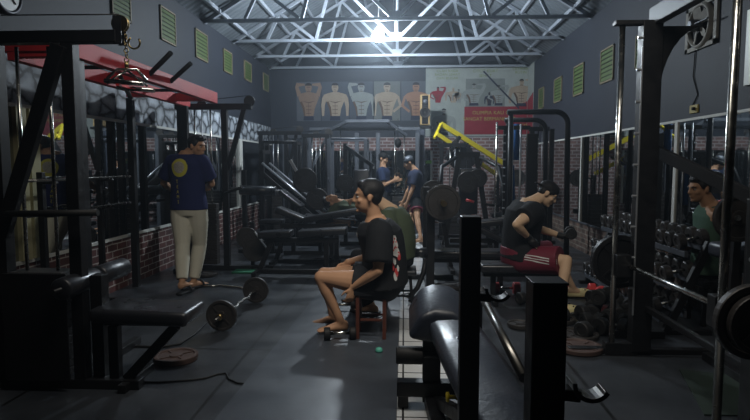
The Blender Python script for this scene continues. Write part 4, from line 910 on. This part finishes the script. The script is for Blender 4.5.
pipe(T,'curved_leg',[(.22,5.62,.42),(.2,5.6,.3),(.14,5.56,.15),(.05,5.5,.06)],.025,STEEL)
rod(T,'foot_roller',(.10,5.6,.5),(.24,5.6,.5),.05,VINYL)
T=thing('barbell','loaded barbell racked on the bench press uprights with brass-coloured sleeve end','barbell',(.36,6.1,.98))
rod(T,'bar',(.375,5.3,1.02),(.375,7.15,1.02),.014,CHROME); rod(T,'sleeve',(.375,5.22,1.02),(.375,5.48,1.02),.028,BRASS); rod(T,'sleeve',(.375,6.95,1.02),(.375,7.25,1.02),.028,BRASS)
plate(T,(.375,5.42,1.02),(0,-1,0),.172,.035); plate(T,(.375,7.05,1.02),(0,-1,0),.17,.035)
# bench the capped man sits on
T=thing('flat_bench','black padded bench under the man in maroon shorts','bench',(1.2,5.62,0))
pad(T,'pad',(1.18,5.62,.36),(.85,.30,.09),None,VINYL,.03); bar(T,'spine',(.8,5.62,.29),(1.55,5.62,.29),.06,.05)
for x_ in(.9,1.45): bar(T,'leg',(x_,5.62,.27),(x_,5.62,.04),.05,.05); bar(T,'foot',(x_,5.42,.025),(x_,5.82,.025),.05,.05)
# ---------- adjustable chest machine with V pads and the black press machine behind
T=thing('incline_bench','black incline bench with angled pads behind the bench press','bench',(1.0,7.3,0))
pad(T,'arm_pad',at(437,217,7.2),(.24,.14,.1),ry(.35)); pad(T,'seat_pad',at(494,222,7.3),(.42,.26,.08),ry(-.12)); pad(T,'back_pad',at(492,235,7.25),(.52,.27,.08),ry(.45))
bar(T,'spine',(.6,7.3,.4),(1.4,7.3,.4),.06,.06); bar(T,'post',(.62,7.3,.04),(.5,7.25,.7),.06,.06); bar(T,'post',(1.2,7.3,.04),(1.2,7.3,.55),.06,.06); bar(T,'foot',(.62,7.0,.03),(.62,7.6,.03),.06,.06); bar(T,'foot',(1.2,7.0,.03),(1.2,7.6,.03),.06,.06)
T=thing('chest_press_machine','bulky black plate-loaded press machine in front of the back brick wall','gym machine',(1.0,9.3,0))
for s in(-1,1):
    bar(T,'frame_leg',(1.05+s*.38,9.3,.03),(1.05+s*.14,9.35,1.55),.08,.09); bar(T,'foot',(1.05+s*.38,9.0,.03),(1.05+s*.38,9.7,.03),.08,.06)
    part(T,'press_arm',MB().tube([(1.05+s*.2,9.3,1.5),(1.05+s*.45,9.0,1.35),(1.05+s*.5,8.8,1.0),(1.05+s*.42,8.7,.75)],.032,10),STEEL,0,True); rod(T,'handle',(1.05+s*.42,8.7,.75),(1.05+s*.2,8.68,.78),.02,RUB)
pad(T,'back_pad',(1.05,9.2,.95),(.3,.09,.75)); pad(T,'seat',(1.05,9.0,.48),(.36,.4,.09)); bar(T,'seat_post',(1.05,9.1,.03),(1.05,9.1,.45),.08,.08); bar(T,'top_beam',(.85,9.35,1.55),(1.25,9.35,1.55),.09,.09); bar(T,'base_beam',(.67,9.3,.03),(1.43,9.3,.03),.08,.06)
plate(T,at(468,182,8.75),(0,-1,0),.17,.04); plate(T,at(478,178,9.05),(0,-1,0),.15,.04)
rod(T,'red_grip',at(466,200,8.6),at(474,202,8.6),.02,REDR)
# ---------- yellow leg press (to the back right)
T=thing('leg_press_machine','leg press machine with two sloping yellow rails at the back right','gym machine',(1.5,11.3,0))
A=at(437,127,10.97);B=at(500,178,11.6); A2=at(440,124,11.5)
dA=(B-A)
bar(T,'yellow_rail',at(437,134,11.0),at(496,174,11.5),.05,.08,YEL); bar(T,'yellow_rail',at(441,124,11.35),at(503,163,11.8),.05,.095,YEL)
bar(T,'end_cap',at(434.5,138,10.95),at(441,124,11.35),.05,.05,YEL)
for px in(455,480): bar(T,'rail_bolt',at(px,139+(px-441)*.66+0,11.0),at(px+3,131+(px-441)*.66,11.4),.05,.05)
bar(T,'post',at(470,148,11.2),(at(470,148,11.2).x,11.2,0),.08,.1); bar(T,'post',at(497,175,11.5),(at(497,175,11.5).x,11.5,0),.09,.1); bar(T,'post',at(503,168,11.75),(at(503,168,11.75).x,11.75,0),.09,.1)
bar(T,'sled',at(455,150,11.1),at(470,168,11.1),.5,.08,up=V((0,1,0))); part(T,'foot_plate',MB().box(at(452,148,11.2),(.06,.6,.5),ry(.55)),STEEL,.004)
plate(T,at(517,178,11.3),(0,-1,0),.17,.05); rod(T,'plate_peg',at(503,178,11.35),at(521,178,11.35),.02,CHROME)
bar(T,'base_beam',(.9,11.4,.03),(2.3,11.4,.03),.1,.06); pad(T,'seat',(2.0,11.5,.4),(.45,.4,.1),ry(-.2)); bar(T,'seat_post',(2.0,11.5,.03),(2.0,11.5,.35),.07,.07)
# ---------- power rack with rounded tops
T=thing('power_rack','black power rack with rounded tube tops near the right wall','gym rack',(1.7,8.2,0))
for yy,px0,px1,py,ph in((8.0,511,568,112,0),(8.9,508,546,120,0)):
    z_=at(520,py,yy).z; x0=at(px0,py,yy).x; x1=at(px1,py,yy).x; r_=.17
    pts=[(x0,yy,.03),(x0,yy,z_)]; pipe(T,'upright',pts,.035,STEEL)
    pipe(T,'rounded_tube',[(x0-.05,yy,z_),(x1-r_,yy,z_)]+[tuple(q) for q in arc((x1-r_,yy,z_-r_),(0,0,1),(1,0,0),r_,0,PI/2,8)]+[(x1+.03,yy,.03)],.038,STEEL)
for px in(497,513,521): rod(T,'guide_rod',at(px,124 if px!=497 else 122,8.3),V((at(px,124,8.3).x,8.3,.05)),.014,SILV if px>500 else CHROME)
x0=at(506,130,8.45).x; bar(T,'pin_post',(x0,8.45,.03),(x0,8.45,1.95),.07,.07)
for k in range(12): part(T,'pin',MB().cone((x0-.045,8.40,.5+.12*k),(x0-.01,8.40,.5+.12*k),.012,.012,8),SILV)
bar(T,'top_cross_beam',(x0-.12,8.45,1.93),(x0+.35,8.45,1.93),.07,.06); bar(T,'base_beam',(1.45,8.0,.03),(1.45,8.9,.03),.07,.06); bar(T,'base_beam',(2.2,8.0,.03),(2.2,8.9,.03),.07,.06)
bar(T,'post',(at(532,150,8.6).x,8.6,.03),(at(532,150,8.6).x,8.6,1.85),.16,.06)
p=at(511,195,8.35); single('blue_towel',MB().loft([(V((p.x,8.36,1.38)),V((.04,0,0)),V((0,.04,0))),(V((p.x,8.36,1.2)),V((.05,0,0)),V((0,.045,0))),(V((p.x+.01,8.36,.8)),V((.06,0,0)),V((0,.035,0)))],14),BLUEC,'blue towel hanging on the power rack pin post','towel',smooth=True)
single('blue_sleeve_pad',MB().cone(at(516,124,8.75),at(516,160,8.75),.055,.055,14),BLUEC,'upright blue foam sleeve behind the rack with rounded tubes','foam sleeve',smooth=True)
p=at(429,162,12.9); single('green_sign',MB().box(p,(.12,.01,.07)),LIMEP,'small bright green card beside the back mirror','card',bevel=.002)
# bits against back brick wall
T=thing('dumbbell_rack','long dumbbell rack under the back mirror','dumbbell rack',(-.9,12.6,0))
for z_ in(.35,.72):
    for dy in(-.08,.08): bar(T,'shelf_rail',(-2.0,12.6+dy,z_),(.2,12.6+dy,z_),.04,.04)
for x_ in(-1.95,-.9,.15): bar(T,'leg',(x_,12.6,.0),(x_,12.6,.80),.05,.24)
proto=dumbbell('rack_dumbbell','x',(-1.85,12.55,.745),PI/2,.12,.06,.06,RUB,'dumbbells on the back rack',n=14)
for i in range(20):
    z_=.745 if i<10 else .375; x_=-1.8+.21*(i%10)
    if abs(x_+.9)<.06: x_+=.05
    o=proto if i==0 else dup(proto,(0,0,0)); o.location=(x_,12.6,z_); o.rotation_euler=(0,0,PI/2); o['label']='small dark dumbbell on the rack under the back mirror'
# ---------- dumbbell rack along the right mirror
T=thing('dumbbell_rack','sloping three-tier dumbbell rack along the right mirror','dumbbell rack',(2.3,5.6,0))
for x_,z_ in((2.41,.70),(2.31,.43),(2.23,.16)):
    bar(T,'shelf_rail',(x_-.12,4.62,z_-.044),(x_-.12,6.56,z_-.044),.03,.05,STEELG); bar(T,'shelf_rail',(x_+.07,4.62,z_-.002),(x_+.07,6.56,z_-.002),.03,.05,STEELG)
for yy in(4.6,6.58): bar(T,'end_frame',(2.14,yy,.02),(2.46,yy,.76),.05,.06); bar(T,'foot',(2.05,yy,.02),(2.5,yy,.02),.05,.04)
proto=None;rr=random.Random(5)
for t,(x_,z_) in enumerate(((2.385,.705),(2.285,.435),(2.205,.165))):
    for k in range(12):
        yy=4.72+.158*k
        if proto is None: proto=dumbbell('rack_dumbbell','x',(0,0,0),0,.12,.068,.06,mat('worn_rubber',(.04,.036,.034),.42,var=.3),'dumbbells on the rack by the right mirror',n=18)
        o=proto if (t==0 and k==0) else dup(proto,(0,0,0)); o['group']='dumbbells on the rack by the right mirror'
        o.location=(x_,yy,z_); o.rotation_euler=(0,-.22,rr.uniform(-.06,.06)); o['label']='dark dumbbell on the %s tier of the right mirror rack'%('top','middle','bottom')[t]
# seat under the solid figure of the mirrored man
T=thing('low_stool','black low bench under the figure built for the reflected man','bench',(2.68,4.98,0))
pad(T,'seat',(2.68,4.98,.375),(.30,.36,.07))
for sx in(-.11,.11):
    for sy in(-.13,.13): bar(T,'leg',(2.68+sx,4.98+sy,0),(2.68+sx,4.98+sy,.34),.035,.035)
# ---------- lever machine behind the Smith machine
T=thing('lever_machine','black lever machine with long sloping arm before the reflected man in the green top','gym machine',(2.2,4.3,0))
part(T,'lever_arm',MB().bar(at(645,146,4.5),at(755,199,3.55),.04,.09),BLK,.006)
q=at(645,146,4.5); bar(T,'post',(q.x,q.y,.03),(q.x,q.y,q.z+.06),.07,.07); bar(T,'foot',(q.x-.2,4.5,.03),(q.x+.2,4.5,.03),.07,.06)
q=at(755,199,3.55); bar(T,'front_post',(q.x,q.y,.03),(q.x,q.y,q.z),.06,.06); bar(T,'base_beam',(q.x,3.3,.03),(q.x+.0,4.0,.03),.07,.06)
plate(T,at(738,218,3.95),(0,-1,.0),.165,.04); rod(T,'plate_peg',at(738,218,4.08),at(738,218,3.85),.02,CHROME); q=at(738,218,4.03); bar(T,'peg_arm',(q.x,4.03,q.z),(q.x,4.08,.05),.05,.05)
pad(T,'seat',at(737,251,4.35),(.30,.30,.12),None,VINYLB,.04); q=at(737,251,4.35); bar(T,'seat_post',(q.x,q.y,.03),(q.x,q.y,q.z-.06),.06,.06)
# ---------- Smith machine on the right
T=thing('smith_machine','large black Smith machine with chrome guide rods in the right foreground','gym machine',(1.75,3.55,0))
for yy in(4.1,2.72):
    bar(T,'upright',(1.72,yy,.03),(1.72,yy,2.38),.135,.10)
    rod(T,'guide_rod',(1.525,yy,.05),(1.525,yy,2.36),.021,CHROME,20)
    bar(T,'rod_top_plate',(1.47,yy,2.37),(1.77,yy,2.37),.07,.03); bar(T,'rod_foot',(1.47,yy,.045),(1.70,yy,.045),.08,.09)
    bar(T,'base_beam',(1.22,yy+.02,.02),(2.40,yy+.02,.02),.07,.04)
    for k in range(9): part(T,'catch_pin',MB().cone((1.655,yy-.045,.5+.22*k),(1.615,yy-.045,.5+.22*k),.010,.010,8),SILV)
bar(T,'catch_strip',(1.65,4.05,.3),(1.65,4.05,2.2),.012,.012,SILV)
bar(T,'top_beam',(1.76,2.62,2.42),(1.76,4.15,2.42),.07,.12,STEELS)
part(T,'gusset',MB().prism([(1.78,2.34)]+[(1.78+.30-.30*math.cos(a_*PI/16),2.34-.5+.5*math.sin(a_*PI/16)) for a_ in range(8,-1,-1)],(0,4.07,0),(1,0,0),(0,0,1),(0,.02,0)),STEEL)
bar(T,'rear_beam',(1.75,2.72,.35),(1.75,4.1,.35),.04,.04)
hb=.665
T2=thing('smith_barbell','loaded bar sliding on the rods of the Smith machine','barbell',(1.66,3.55,hb))
rod(T2,'bar',(1.60,2.45,hb),(1.60,4.36,hb),.016,CHROME)
for yy in(4.04,2.79): part(T2,'carriage',MB().box((1.56,yy+(.0),hb),(.10,.08,.16)),STEEL,.006)
plate(T2,(1.60,4.21,hb),(0,1,0),.20,.045,STEEL); plate(T2,(1.60,4.26,hb),(0,1,0),.19,.04,STEEL)
plate(T2,(1.60,2.60,hb),(0,-1,0),.175,.045); plate(T2,(1.60,2.55,hb),(0,-1,0),.14,.04); rod(T2,'sleeve',(1.60,2.42,hb),(1.60,2.62,hb),.026,CHROME)
# ---------- incline/decline press bench in the foreground
T=thing('decline_press_bench','black and blue-grey padded bench with uprights in the right foreground','bench',(.3,2.4,0))
bar(T,'upright',(.243,2.05,.03),(.243,2.05,1.195),.072,.07); bar(T,'upright',(.362,1.42,.03),(.362,1.42,1.085),.085,.085)
part(T,'upright_cap',MB().box((.362,1.42,1.088),(.088,.088,.006)),IRON,.002)
q=at(437,314,3.15); part(T,'knee_pad',MB().prism([(-.17,-.085),(-.10,.045),(-.02,.075),(.08,.065),(.155,.02),(.175,-.05),(.12,-.10),(-.05,-.11)],q-V((0,.15,.02)),(1,0,0),(0,.0,1),(0,.32,.09)),VINYLB,.03,False,4)
mp=MB(); secs=[]
for yy,z_,x_,w_ in((2.98,.50,.265,.10),(2.93,.51,.27,.13),(2.6,.47,.32,.14),(2.2,.42,.385,.145),(1.7,.355,.465,.15),(1.45,.32,.505,.15),(1.40,.31,.51,.13)):
    secs.append((yy,z_,x_,w_))
prof=[(-1,-.6),(-1.02,0),(-.95,.7),(-.7,1),(0,1.12),(.7,1),(.95,.7),(1.02,0),(1,-.6),(.8,-1),(-.8,-1)]
vs=[];fs=[]
for yy,z_,x_,w_ in secs: vs+=[V((x_+a_*w_,yy,z_+b2*.045)) for a_,b2 in prof]
n=len(prof)
for i in range(len(secs)-1):
    for k in range(n): fs.append((i*n+k,i*n+(k+1)%n,(i+1)*n+(k+1)%n,(i+1)*n+k))
fs.append(tuple(range(n))); fs.append(tuple((len(secs)-1)*n+k for k in range(n)))
o=part(T,'back_pad',MB().add(vs,fs),VINYLB,0,True); 
for p_ in o.data.polygons: p_.use_smooth=True
bar(T,'spine',(.23,3.2,.42),(.48,1.4,.24),.07,.07)
bar(T,'front_post',(.16,3.12,.04),(.16,3.12,.46),.10,.08); bar(T,'brace',(.20,3.05,.06),(.26,2.3,.32),.05,.06)
bar(T,'front_foot',(-.035,3.1,.12),(.5,3.1,.12),.08,.085,bevel=.006); bar(T,'base_beam',(.16,3.1,.05),(.28,1.4,.05),.08,.06)
for p_ in(-.02,.46): bar(T,'foot_block',(p_+.02,3.1,.01),(p_+.02,3.1,.08),.06,.06)
part(T,'leg_roller',MB().lathe((-.04,3.05,.325),(1,0,0),[(.02,0),(.045,0),(.05,.008),(.05,.142),(.045,.15),(.02,.15)],26),RUB,0,True)
part(T,'leg_roller',MB().lathe((.22,3.05,.325),(1,0,0),[(.02,0),(.045,0),(.05,.008),(.05,.142),(.045,.15),(.02,.15)],26),RUB,0,True); rod(T,'roller_axle',(-.03,3.05,.325),(.36,3.05,.325),.015,STEEL)
q=at(452,397,2.62); part(T,'yellow_knob',MB().lathe(q+V((-.03,0,0)),(1,0,0),[(.0195,0),(.024,.004),(.024,.014),(.01,.02),(.01,.045),(.014,.05),(.014,.06)],22),YELK,0,True); rod(T,'knob_pin',q,q+V((.07,0,0)),.006,STEEL)
rod(T,'side_bar',at(478,288,3.35),at(524,378,2.22),.021,DCHR,20)
q=at(478,290,3.3); bar(T,'side_bar_post',(q.x,q.y,.03),(q.x,q.y,q.z),.05,.05); bar(T,'side_beam',(q.x,3.3,.04),(.38,1.42,.04),.06,.05)
bar(T,'cross_beam',(.243,2.05,.20),(.36,2.05,.20),.05,.05); bar(T,'cross_beam',(.27,1.42,.26),(.37,1.42,.26),.05,.05)
for yy,x_,z_ in((1.42,.42,.80),(2.05,.29,.90)):
    pr=[]
    for k in range(11):
        a_=PI*(.98+.86*k/10); pr.append((math.cos(a_),math.sin(a_)))
    poly=[(x_+.055+.05*c_,z_+.03+.048*s_) for c_,s_ in pr]+[(x_+.055+.038*c_,z_+.03+.036*s_) for c_,s_ in reversed(pr)]
    part(T,'bar_cradle',MB().prism(poly,(0,yy-.03,0),(1,0,0),(0,0,1),(0,.06,0)),DCHR if yy<2 else STEEL,.001)
    bar(T,'cradle_arm',(x_-.02,yy,z_+.0),(x_+.03,yy,z_-.005),.05,.03)
# ---------- more machines of the crowded middle and back
def squat_rack(label,x,y,w=1.1,dp=.5,h=1.9,bar_z=1.25,plates=.17,m=None,top=True):
    m=m or STEEL; T=thing('squat_rack',label,'gym rack',(x,y,0))
    for s in(-1,1):
        for t in(0,1): bar(T,'post',(x+s*w/2,y+t*dp,.03),(x+s*w/2,y+t*dp,h),.065,.065,m)
        bar(T,'side_beam',(x+s*w/2,y,.03),(x+s*w/2,y+dp,.03),.07,.06,m); bar(T,'side_beam',(x+s*w/2,y,h-.03),(x+s*w/2,y+dp,h-.03),.06,.05,m)
        part(T,'bar_hook',MB().tube([(x+s*w/2,y-.03,bar_z-.06),(x+s*w/2,y-.10,bar_z-.06),(x+s*w/2,y-.12,bar_z)],.012,8),m,0,True)
        bar(T,'safety_arm',(x+s*w/2,y-.35,.75),(x+s*w/2,y,.75),.04,.05,m)
    bar(T,'rear_beam',(x-w/2,y+dp,.35),(x+w/2,y+dp,.35),.06,.06,m)
    if top: bar(T,'top_beam',(x-w/2,y+dp,h),(x+w/2,y+dp,h),.07,.06,m); rod(T,'pull_up_bar',(x-w/2,y,h),(x+w/2,y,h),.018,m)
    if plates:
        B=thing('barbell',label.split(' rack')[0].replace('squat','')+' rack barbell with black plates','barbell',(x,y-.09,bar_z))
        rod(B,'bar',(x-w/2-.42,y-.085,bar_z),(x+w/2+.42,y-.085,bar_z),.014,CHROME)
        for s in(-1,1): plate(B,(x+s*(w/2+.16),y-.085,bar_z),(s,0,0),plates,.04)
    return T
squat_rack('grey squat rack before the back mirror, left of the crossover posts',-1.02,10.1,.66,.45,1.85,1.15,.0,STEELG)
squat_rack('black squat rack between the hack squat and the back wall',-2.25,10.05,.6,.35,1.8,1.1,0)
cable_machine('black cable tower standing behind the incline bench on the right',.95,10.6,.5,1.75,.0,brace=False)
cable_machine('tall cable tower beside the right wall behind the rounded rack',2.38,9.9,.34,2.0,-.05,brace=False)
# shoulder press seat with disc, just left of the sitting man's head
T=thing('shoulder_press_machine','black shoulder press machine with a disc behind the young man\'s face','gym machine',(-1.0,9.6,0))
p=at(345,183,9.5); plate(T,p,(0,-1,0),.15,.04); bar(T,'post',(p.x,9.58,.03),(p.x,9.58,1.75),.07,.07); bar(T,'arm',(p.x,9.56,1.7),(p.x+.5,9.4,1.35),.05,.06); rod(T,'handle',(p.x+.5,9.4,1.35),(p.x+.5,9.15,1.3),.018,RUB)
pad(T,'back_pad',(p.x+.28,9.5,.95),(.28,.08,.7),rx(-.12)); pad(T,'seat',(p.x+.28,9.3,.5),(.34,.38,.08)); bar(T,'seat_post',(p.x+.28,9.35,.03),(p.x+.28,9.35,.46),.07,.07); bar(T,'base_beam',(p.x-.1,9.58,.03),(p.x+.5,9.58,.03),.07,.06)
# preacher curl seat in front of it
T=thing('preacher_bench','black preacher curl bench with slanted pad in the middle left','bench',(-1.75,8.55,0))
pad(T,'arm_pad',(-1.72,8.5,.86),(.42,.34,.07),ry(.65)); bar(T,'post',(-1.7,8.5,.04),(-1.7,8.5,.82),.06,.06); pad(T,'seat',(-1.28,8.5,.46),(.28,.32,.07)); bar(T,'seat_post',(-1.28,8.5,.04),(-1.28,8.5,.43),.06,.06); bar(T,'base_beam',(-1.85,8.5,.03),(-1.15,8.5,.03),.06,.06)
# barbell lying on low hooks along the left wall
T=thing('barbell_rack','low wall rack holding two steel bars along the left mirror','barbell rack',(-3.0,5.0,0))
for yy in(4.55,5.45):
    bar(T,'post',(-3.04,yy,.03),(-3.04,yy,1.32),.05,.05)
    bar(T,'foot',(-3.1,yy,.02),(-2.8,yy,.02),.05,.04)
    for z_ in(.98,1.26): bar(T,'hook',(-3.02,yy,z_-.03),(-2.9,yy,z_-.03),.03,.02); 
for z_,l in((.98,'lower'),(1.26,'upper')):
    B=thing('straight_bar','plain steel bar on the %s hooks of the left wall rack'%l,'barbell',(-2.95,5.0,z_)); rod(B,'bar',(-2.95,4.2,z_-.004),(-2.95,5.9,z_-.004),.014,CHROME)
# discs behind the lat machine
for px,py,r_,m_,lab in((22,372,.18,IRON,'dark weight plate lying flat behind the lat machine post'),(60,366,.15,RUST,'brownish weight plate lying flat behind the roller post')):
    c=fl(px,py,0); T=thing('weight_disc',lab,'weight plate',(c.x,c.y,0)); plate(T,(c.x,c.y,.022),(0,0,1),r_,.034,m_,'disc')
for px,py,r_,lab in((206,276,.14,'small dark plate lying flat behind the standing man'),(322,262,.16,'dark disc on the floor under the left benches'),(560,322,.13,'dark disc lying flat on the floor just left of the dumbbell pile')):
    c=fl(px,py,0); T=thing('weight_disc',lab,'weight plate',(c.x,c.y,0)); plate(T,(c.x,c.y,.022),(0,0,1),r_,.034,IRON,'disc')
# kettlebells by the right wall
for px,py in((468,262),(488,262)):
    c=fl(px,py,0); T=thing('kettlebell','round black kettlebell on the floor %s the bench press leg'%('left of' if px<475 else 'right of'),'kettlebell',(c.x,c.y,0))
    part(T,'body',MB().lathe((c.x,c.y,0),(0,0,1),[(.05,0),(.075,.02),(.085,.07),(.07,.13),(.03,.16)],20),IRON,0,True); part(T,'handle',MB().tube(arc((c.x,c.y,.15),(1,0,0),(0,0,1),.045,-.2,PI+.2,12),.011,8),IRON,0,True)
# a second, dimmer tube lamp of the hall, above and behind the camera
ld=bpy.data.lights.new('tube_lamp','AREA'); ld.shape='RECTANGLE'; ld.size=2.4; ld.size_y=.25; ld.energy=FRONT; ld.color=(1,.95,.86)
ld.spread=math.radians(115)
lo=bpy.data.objects.new('tube_lamp',ld); C.objects.link(lo); lo.location=(.1,2.5,3.55); lo.rotation_euler=(math.radians(32),0,0)
# ================================================================ LIGHT, WORLD, VIEW
w=bpy.data.worlds.new('world'); sc.world=w; w.use_nodes=True
w.node_tree.nodes['Background'].inputs['Color'].default_value=(.55,.70,.85,1); w.node_tree.nodes['Background'].inputs['Strength'].default_value=WSTR
# thin scattering air, added mainly to imitate camera glare round the bulb
vn=w.node_tree.nodes.new('ShaderNodeVolumeScatter'); vn.inputs['Density'].default_value=GLARE_HAZE; vn.inputs['Color'].default_value=(.75,.87,1,1); vn.inputs['Anisotropy'].default_value=.7
w.node_tree.links.new(vn.outputs[0],w.node_tree.nodes['World Output'].inputs['Volume'])
sc.view_settings.view_transform='Standard'; sc.view_settings.look='None'; sc.view_settings.gamma=1; sc.view_settings.use_curve_mapping=False
sc.view_settings.exposure=EXPO
cy=sc.cycles; cy.use_denoising=True; cy.max_bounces=8; cy.diffuse_bounces=4; cy.glossy_bounces=5; cy.caustics_reflective=False; cy.caustics_refractive=False; cy.sample_clamp_indirect=4; cy.use_adaptive_sampling=False
